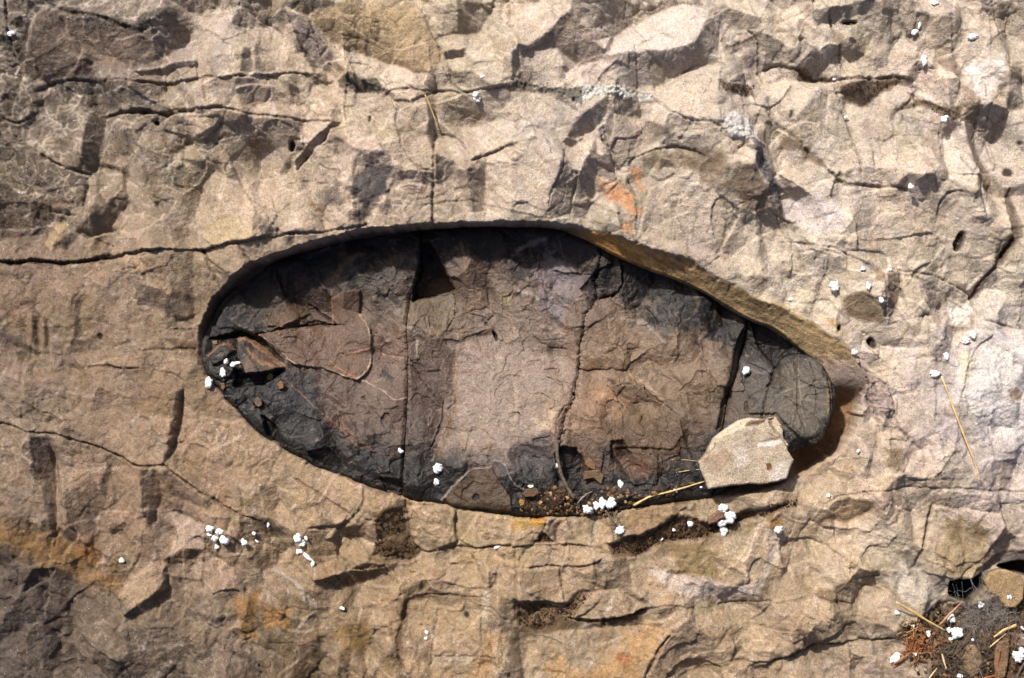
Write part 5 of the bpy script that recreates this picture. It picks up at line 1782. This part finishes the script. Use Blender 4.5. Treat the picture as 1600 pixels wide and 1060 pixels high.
# ---- white crumbs
A = 'crumbs at the left end of the hollow'; B = 'crumbs by the lower rim of the hollow'; C_ = 'crumbs on the lower left rock'
D_ = 'crumbs on the upper rock'; E_ = 'crumbs on the right rock'; G_ = 'crumbs in the lower right corner'; Hh_ = 'crumbs in the soil trough'
LUMPS = [
 (353,565,3,4,0,'tiny white crumb above the long one at the left end of the hollow',A),
 (366,569,9,3.5,.3,'long white crumb lying on the dark shards at the left end of the hollow',A),
 (348,582,4.5,6.5,.2,'white crumb between the long one and the lowest one at the left end',A),
 (326,600,6,8.5,-.5,'white crumb on the left rim of the hollow, lowest of its four',A),
 (626,705,4.2,4,0,'small round white crumb on the dark joint left of the middle slab',B),
 (684,731,7,7.5,.4,'bright white pentagonal crumb on the middle slab',B),
 (682,754,5,5.5,.2,'white crumb just below the pentagonal one on the middle slab',B),
 (1165,580,6.2,6.2,0,'round white crumb beside the dark joint at the right end of the nodule',E_),
 (871,728,4,4,0,'small white crumb on the twig in the hollow',B),
 (830,760,4.5,3,.4,'small squarish white crumb at the left of the gravel',B),
 (877,769,2.5,2,0,'tiny white crumb on the gravel below the twig',B),
 (970,757,4,6,0,'white crumb alone on the brown slope above the row by the rim',B),
 (918,796,7,7,.3,'white crumb at the left end of the row at the lower rim',B),
 (924,800,4,3.5,0,'small white crumb tucked under the left end of the row at the rim',B),
 (932,790,4.8,6.5,0,'white crumb second from left in the row at the lower rim',B),
 (942,787,6,9,.1,'tall white crumb third in the row at the lower rim',B),
 (954,787,8,8,0,'large round white crumb at the right end of the row at the rim',B),
 (969,829,7,6,0,'oval white crumb on the rim rock below the row',B),
 (1056,767,3.5,3,0,'small white crumb touching the curved straw by the rim',B),
 (1096,761,2.5,2,0,'tiny white crumb left of the big loose stone',B),
 (1079,819,4.4,4.4,0,'small round white crumb in the middle of the soil trough',Hh_),
 (1053,828,2.2,2.6,0,'tiny white crumb left of the round one in the soil trough',Hh_),
 (1034,843,2,2,0,'pinhead white crumb farthest left in the soil trough',Hh_),
 (1131,795,7,7.5,.6,'white crumb at the top of the trio below the big loose stone',Hh_),
 (1142,808,8.5,9,.2,'large ragged white crumb at the right of the trio below the stone',Hh_),
 (1128,817,9,7,.1,'white crumb at the lower left of the trio below the stone',Hh_),
 (1131,831,6,8,.3,'white crumb hanging below the trio under the big stone',Hh_),
 (1217,827,6.5,6,.6,'white crumb on the tan rock right of the soil trough',Hh_),
 (328,826,6,6,0,'round white crumb at the upper left of the cluster below the hollow',C_),
 (343,832,7,5.5,0,'white crumb at the upper right of the cluster below the hollow',C_),
 (327,836,4,2.6,0,'flat small white crumb under the upper left one of the cluster',C_),
 (336,843,5.5,5.5,.4,'white crumb in the middle of the lower left cluster',C_),
 (349,845,8.5,7,-.2,'largest white crumb of the lower left cluster, pointing right',C_),
 (339,854,3.6,4.5,0,'small white crumb at the bottom of the lower left cluster',C_),
 (381,847,5.2,5.6,0,'round white crumb alone right of the lower left cluster',C_),
 (397,834,3.2,2.8,0,'small white crumb above and right of the lone round one',C_),
 (401,846,3.4,1.6,-.8,'tiny sliver of white right of the lone round crumb',C_),
 (419,820,2,4.5,-.2,'thin white crumb in the dark cleft below the hollow',C_),
 (190,876,4,4.2,0,'lone white crumb on the rock far left of the cluster',C_),
 (465,841,6,6.5,.4,'white crumb at the top of the chain below the hollow',C_),
 (473,849,5.5,5.2,0,'white crumb second in the chain below the hollow',C_),
 (478,841,2.4,4,.3,'tiny white crumb beside the top of the chain',C_),
 (467,862,6,3.8,-.2,'white crumb at the head of the long pair in the chain',C_),
 (480,870,9,3,-.65,'long thin white crumb in the chain below the hollow',C_),
 (489,881,2.8,5.5,-.2,'white crumb at the tail of the chain below the hollow',C_),
 (535,951,4,2.5,-.4,'small white crumb by the dark pit at the bottom left centre',C_),
 (666,988,3.4,3.4,0,'white crumb high in the dark cleft at the bottom centre',C_),
 (665,998,2.6,2.6,0,'white crumb low in the dark cleft at the bottom centre',C_),
 (777,855,5,2.2,.3,'curved white crumb on the joint below the rim blocks',C_),
 (743,148,5.5,5.5,0,'white crumb on the upper rock below the dotted vein',D_),
 (746,155,5,6,.4,'lower lobe-like white crumb of the pair under the vein',D_),
 (754,120,3.2,2.4,.2,'tiny white crumb above the pair under the vein',D_),
 (18,53,6,3.5,.3,'white crumb in the crack at the upper left corner',D_),
 (1430,50,6,4,.5,'white crumb at the top right with a short stem of white',D_),
 (1437,40,2.6,6,-.3,'thin upright white crumb beside the top right one',D_),
 (1460,5,6,3.4,0,'white crumb at the very top edge',D_),
 (1520,57,8,5,.1,'flat white crumb near the upper right corner',D_),
 (1444,96,4.5,8,0,'tall white crumb above the dark joint at the upper right',D_),
 (1475,185,6.2,6,.3,'bright white crumb in the brown hollow at the upper right',D_),
 (1304,124,2.8,2.2,0,'tiny white crumb in the horizontal crack at the upper right',D_),
 (1323,183,3.6,2.6,0,'tiny white crumb on the slanting crack at the upper right',D_),
 (1423,292,5,5,0,'square white crumb at the end of the short brown crack',D_),
 (1305,447,7.6,7.6,.5,'round white crumb on the pale rock above the olive wall',E_),
 (1357,447,4.2,6,.2,'oval white crumb right of the round one above the olive wall',E_),
 (1377,469,3.6,5.5,.3,'white crumb lower right of the oval one above the olive wall',E_),
 (1349,420,4.2,3,0,'small white crumb under the grey crack at the right',E_),
 (1389,422,4,3,0,'small white crumb on the rusty spot at the right',E_),
 (1236,468,4,3,0,'small white crumb on the edge of the olive wall',E_),
 (1335,550,4.5,4.5,0,'white crumb at the lower end of the olive wall',E_),
 (1520,524,6.2,6.4,0,'upper white crumb of the pair on the pale stained rock',E_),
 (1510,532,6.5,6.2,.6,'lower white crumb of the pair on the pale stained rock',E_),
 (1479,557,4,5.5,0,'white crumb between the pair and the top of the long straw',E_),
 (1461,585,8.5,4.8,0,'flat white crumb at the top of the long straw',E_),
 (1341,705,3,2.4,.5,'tiny white crumb right of the shaded bend of the hollow',E_),
 (1294,774,3.4,3.4,0,'tiny white crumb on the rock right of the big loose stone',E_),
 (1402,958,4,3,-.3,'small white crumb below the tip of the golden stick',G_),
 (1486,967,6.5,7,-.6,'white crumb at the foot of the reddish stick',G_),
 (1533,946,4.5,5.5,0,'white crumb on the grey fibres',G_),
 (1577,934,4,4,0,'round white crumb on the wedged tan stone',G_),
 (1495,990,8.5,8.5,0,'large fluffy white ball among the grey fibres',G_),
 (1483,985,4,4.5,0,'greyish white crumb left of the fluffy ball',G_),
 (1450,991,4.5,5,-.5,'white crumb right of the rusty root tangle',G_),
 (1520,1000,2.6,2.4,0,'tiny white crumb right of the fluffy ball',G_),
 (1426,979,3,2.5,0,'tiny white crumb above the rusty root tangle',G_),
 (1485,999,3,2.6,0,'tiny white crumb below the fluffy ball',G_),
 (1429,1022,3.4,3,0,'tiny white crumb in the rusty root tangle',G_),
 (1400,1028,6,10,-.7,'long cream white chip at the left of the rusty roots',G_),
 (1595,997,5,3.5,0,'white crumb at the right edge above the biggest one',G_),
 (1590,1026,9,9,.3,'biggest white crumb, in the dark gap at the right edge',G_),
 (1597,1017,7,5,0,'white crumb leaning on the biggest one at the right edge',G_),
 (1565,1040,4.5,3.6,-.4,'white crumb on the long brown flake',G_),
 (1561,1056,4.5,6,.3,'white crumb at the bottom edge under the long brown flake',G_),
 (1500,1057,4.5,3.6,0,'white crumb at the bottom edge among dead roots',G_),
 (1598,982,4,2,-.6,'thin white crumb at the right edge of the fibres',G_),
]
for (px, py, rx, ry, rot, lab, grp) in LUMPS:
    lump(px, py, rx, ry, rot, lab, group='white ' + grp)

# ---- straws, sticks, twigs
stalk([(664,148),(672,165),(680,188),(684,204)], 1.7, MAT_STRAW, 'thin straw standing out on the upper rock beside the vertical crack')
stalk([(1471,588),(1487,630),(1506,680),(1520,715),(1534,755)], 2.3, MAT_STRAW, 'long yellow straw lying on the pale stained rock at the right')
stalk([(990,790),(1015,776),(1045,769),(1070,762),(1102,752)], 2.2, MAT_STRAW, 'curved golden straw running under the big loose stone', taper=(1.1, .9, .5))
stalk([(1050,718),(1075,719),(1098,722)], .8, MAT_STRAW, 'upper of two hair-thin stalks poking from the left tip of the big stone')
stalk([(1060,738),(1078,735),(1100,733)], .9, MAT_STRAW, 'lower of two hair-thin stalks poking from the left tip of the big stone')
stalk([(1400,941),(1428,957),(1452,972),(1478,986)], 3.0, MAT_STRAW, 'golden pointed stick in the lower right corner', cat='stick', name='stick', lift=4)
stalk([(1468,977),(1484,960),(1504,940)], 2.8, plain_material('reddish_stick', (.42, .22, .11), (.26, .12, .06)), 'reddish brown stick crossing the tip of the golden one', cat='stick', name='stick', lift=5)
stalk([(1553,996),(1568,985),(1588,977)], 3.0, MAT_STRAW, 'thick yellow-brown stalk end at the right of the grey fibres', lift=4, cat='stick', name='stick', taper=(.5, .8, 1.1))
stalk([(1546,1012),(1560,1000),(1572,990)], 1.4, MAT_STRAW_PALE, 'thin pale straw below the thick yellow-brown stalk end', lift=4)
stalk([(1472,1022),(1475,1034),(1479,1046)], 2.2, MAT_STRAW_PALE, 'short cream straw splinter near the bottom edge', lift=3)
stalk([(1452,1060),(1458,1052),(1464,1044)], 1.8, MAT_STRAW_PALE, 'pale straw tip at the bottom edge left of the cream splinter', lift=2)
stalk([(1556,1066),(1558,1040),(1563,1014)], 3.6, MAT_RUST, 'rusty root standing beside the long brown flake', cat='root', name='root', lift=5)
stalk([(1528,1064),(1546,1058),(1566,1054)], 2.6, MAT_RUST, 'rusty root lying along the bottom edge', cat='root', name='root', lift=5)
stalk([(1394,1040),(1410,1030),(1426,1018)], 2.6, MAT_RUST, 'rust coloured stick at the lower left of the root tangle', cat='stick', name='stick', lift=3)
stalk([(1588,1060),(1597,1042),(1606,1026)], 2.4, MAT_TWIG, 'grey twig across the dark gap at the right edge', cat='twig', name='twig', lift=4)
stalk([(870,690),(871,715),(877,742),(888,765),(898,780)], 3.6, MAT_TWIG, 'grey twig lying in the black pit at the bottom of the hollow', cat='twig', name='twig', taper=(1, .9, 1), lift=2)
stalk([(864,712),(868,728),(874,742)], 1.2, MAT_TWIG, 'thin side twig beside the grey twig in the black pit', cat='twig', name='twig', lift=3)
stalk([(902,787),(910,778),(919,771),(926,768)], 2.2, MAT_FIBRE, 'pointed grey splinter left of the row of white crumbs', cat='splinter', name='splinter', taper=(.3, 1, .4))
stalk([(946,798),(956,812),(966,825)], 2.0, MAT_TWIG, 'dark root running from the row of crumbs over the rim', cat='root', name='root', taper=(1, 1, .4))
stalk([(956,798),(964,808),(971,822)], 1.3, MAT_TWIG, 'thinner dark root beside the one over the rim', cat='root', name='root', taper=(1, 1, .4))
stalk([(1519,1020),(1530,1046),(1538,1064)], 1.3, MAT_FIBRE, 'thin grey stem near the bottom edge', cat='stem', name='stem', lift=5)

def tangle(cx, cy, rx, ry, n, r, mat, name, label, cat=None, kind=None, length=26, curl=1.4, h=9, seed=1, rect=None):
    q = random.Random(seed); tb = []
    for i in range(n):
        a = q.uniform(0, 6.283); d = q.random() ** .6
        x, y = cx + math.cos(a) * d * rx, cy + math.sin(a) * d * ry
        th = q.uniform(0, 6.283); P = []
        z0 = q.uniform(1, h); L = length * q.uniform(.5, 1.3); m = 7; c = q.uniform(-curl, curl)
        for k in range(m):
            P.append(seat(x, y, surf(x, y) + z0 + 2 * math.sin(k * .9 + i)))
            th += c / m * 1.6 + q.uniform(-.25, .25)
            x += math.cos(th) * L / m; y += math.sin(th) * L / m
        rr = r * q.uniform(.6, 1.3) / 1000
        tb.append(tube(P, [rr * (1 - .5 * k / m) for k in range(m)], mat, name, 4))
    return link(tubes_object(name, tb, mat), label=label, cat=cat, kind=kind)
tangle(1434, 1008, 22, 18, 70, .9, MAT_RUST, 'root_tangle', 'tangle of curling orange-brown rootlets in the lower right corner', cat='roots', seed=3, length=34, curl=2.4)
tangle(1424, 984, 16, 12, 24, .7, MAT_STRAW, 'rootlets', 'loose yellowish rootlets above the rusty tangle', cat='roots', seed=4, length=22, curl=2)
tangle(1540, 960, 52, 30, 330, .28, MAT_FIBRE, 'grey_fibres', 'matted grey plant fibres below the dark hole', kind='stuff', seed=5, length=40, curl=1.4, h=12)
tangle(1510, 1030, 46, 28, 170, .5, MAT_TWIG, 'dead_rootlets', 'dark dead rootlets along the bottom of the corner', kind='stuff', seed=6, length=30, curl=1.6, h=8)
tangle(1568, 990, 34, 30, 80, .45, plain_material('brown_fibre', (.22, .13, .07), (.12, .07, .04)), 'brown_fibres', 'brown dry plant fibres at the right of the corner', kind='stuff', seed=7, length=30, curl=1.2, h=9)
tangle(962, 822, 10, 14, 22, .4, MAT_TWIG, 'rootlets', 'fine dark rootlets round the oval white crumb on the rim', cat='roots', seed=8, length=18, curl=1)
# web threads over the dark hole
tb = []
for (a, b) in (((1488,912),(1496,940)),((1494,912),(1498,936)),((1503,911),(1505,940)),((1516,906),(1526,930)),((1516,906),(1540,938)),((1518,908),(1524,934)),((1530,902),(1532,922)),((1534,900),(1538,926)),((1526,930),(1545,936)),((1497,925),(1520,920)),((1522,918),(1560,955)),((1518,912),(1548,950)),((1524,928),(1518,948)),((1490,925),(1500,930))):
    za, zb = 4, 0
    P = []
    for k in range(7):
        t = k / 6; P.append(seat(a[0] + (b[0] - a[0]) * t, a[1] + (b[1] - a[1]) * t + 2.2 * math.sin(k * 1.1 + a[0] * 3), za + (zb - za) * t - 4 * math.sin(math.pi * t)))
    tb.append(tube(P, [.00022] * 7, MAT_WEB, 'web', 4))
link(tubes_object('spider_web', tb, MAT_WEB), label='grey spider web threads strung across the black hole', cat='spider web')

# ---- gravel and crumbs of soil
def gravel(polys, n, sizes, cols, name, label, seed):
    q = random.Random(seed); V, F = ICO1
    co = []; fs = []; cc = []; nrm = random.Random(seed + 1)
    for poly, m in zip(polys, n):
        xs = [p[0] for p in poly]; ys = [p[1] for p in poly]; k = 0
        while k < m:
            x = q.uniform(min(xs), max(xs)); y = q.uniform(min(ys), max(ys))
            if not bool(inside(np.array([x]), np.array([y]), poly)[0]): continue
            k += 1
            r = sizes[0] * (sizes[1] / sizes[0]) ** (q.random() ** 2.6)
            s = np.array([r * q.uniform(.7, 1.3), r * q.uniform(.6, 1.1), r * q.uniform(.5, .9)])
            jit = np.array([nrm.uniform(.72, 1.25) for _ in range(len(V))])
            a = q.uniform(0, 6.28); c, t = math.cos(a), math.sin(a)
            p = V * jit[:, None] * s
            w = seat(x, y, surf(x, y) + s[2] * .55 + .3)
            X = (p[:, 0] * c - p[:, 1] * t) / 1000 + w.x; Y = (p[:, 0] * t + p[:, 1] * c) / 1000 + w.y; Z = p[:, 2] / 1000 + w.z
            fs.append(F + len(co) * len(V)); co.append(np.stack([X, Y, Z], -1))
            cc.append(np.repeat(srgb(q.choice(cols))[None] * q.uniform(.6, 1.15), len(V), 0))
    o = tri_mesh(name, np.concatenate(co), np.concatenate(fs), MAT_GRIT, False, np.concatenate(cc) * ROCK_K)
    return link(o, label=label, kind='stuff')
MAT_GRIT = rock_material('grit', rough=.9, grain=.35, spec=.15, bump=.5)
TAN = [(150,120,84),(120,92,62),(96,72,50),(74,56,40),(60,46,36),(170,142,100),(90,70,54),(66,50,38)]
DRK = [(92,70,48),(72,54,38),(58,44,32),(110,84,58),(48,38,30),(84,62,44)]
gravel([Z5(800, 680, 5.3, "60,560 130,480 260,430 420,440 520,480 560,560 540,640 300,660 60,640"), Z5(800, 680, 5.3, "500,500 900,420 1100,480 1500,380 1560,420 1200,520 960,600 760,680 500,660")],
       (1500, 900), (.8, 4.2), TAN, 'gravel', 'brown gravel and soil crumbs along the lower edge inside the hollow', 71)
gravel([Z5(800, 660, 2.65, "420,545 400,500 480,472 600,442 670,388 730,388 800,418 1060,350 1060,388 900,438 760,496 620,506 530,555"),
        Z5(800, 660, 2.65, "20,745 215,758 300,700 330,710 240,820 100,870 30,850"), Z5(400, 660, 2.65, "490,400 560,355 615,355 620,450 660,540 620,575 500,560"),
        Z5(800, 660, 2.65, "88,498 130,455 180,498"), Z5(1200, 660, 2.65, "0,340 120,320 110,350 0,370")],
       (900, 420, 260, 60, 70), (.6, 2.4), DRK, 'soil_crumbs', 'dark soil crumbs filling the troughs below the hollow', 72)
gravel([Z5(1200, 660, 2.65, "530,850 700,760 860,745 1080,720 1080,1070 640,1070 560,960")], (1300,), (.7, 3.4), TAN, 'litter', 'brown soil and grit in the lower right corner', 73)
gravel([Z5(0, 350, 2.65, "0,146 150,146 290,150 400,140 400,152 150,164 0,164"), Z5(1200, 0, 2.65, "100,270 200,312 270,318 420,322 420,330 160,326 110,295"),
        Z5(1200, 0, 2.65, "540,458 640,402 740,450 800,440 790,500 740,498 640,432"), Z5(1200, 0, 2.65, "300,350 420,330 590,315 500,370 400,436 330,400"),
        Z5(400, 660, 2.65, "270,660 470,590 640,590 500,640 350,690"), Z5(800, 0, 2.65, "865,345 1000,352 1015,395 960,398 875,375")],
       (240, 110, 160, 160, 120, 120), (.5, 1.6), DRK, 'joint_fill', 'fine dark dirt lodged in the joints of the rock', 74)
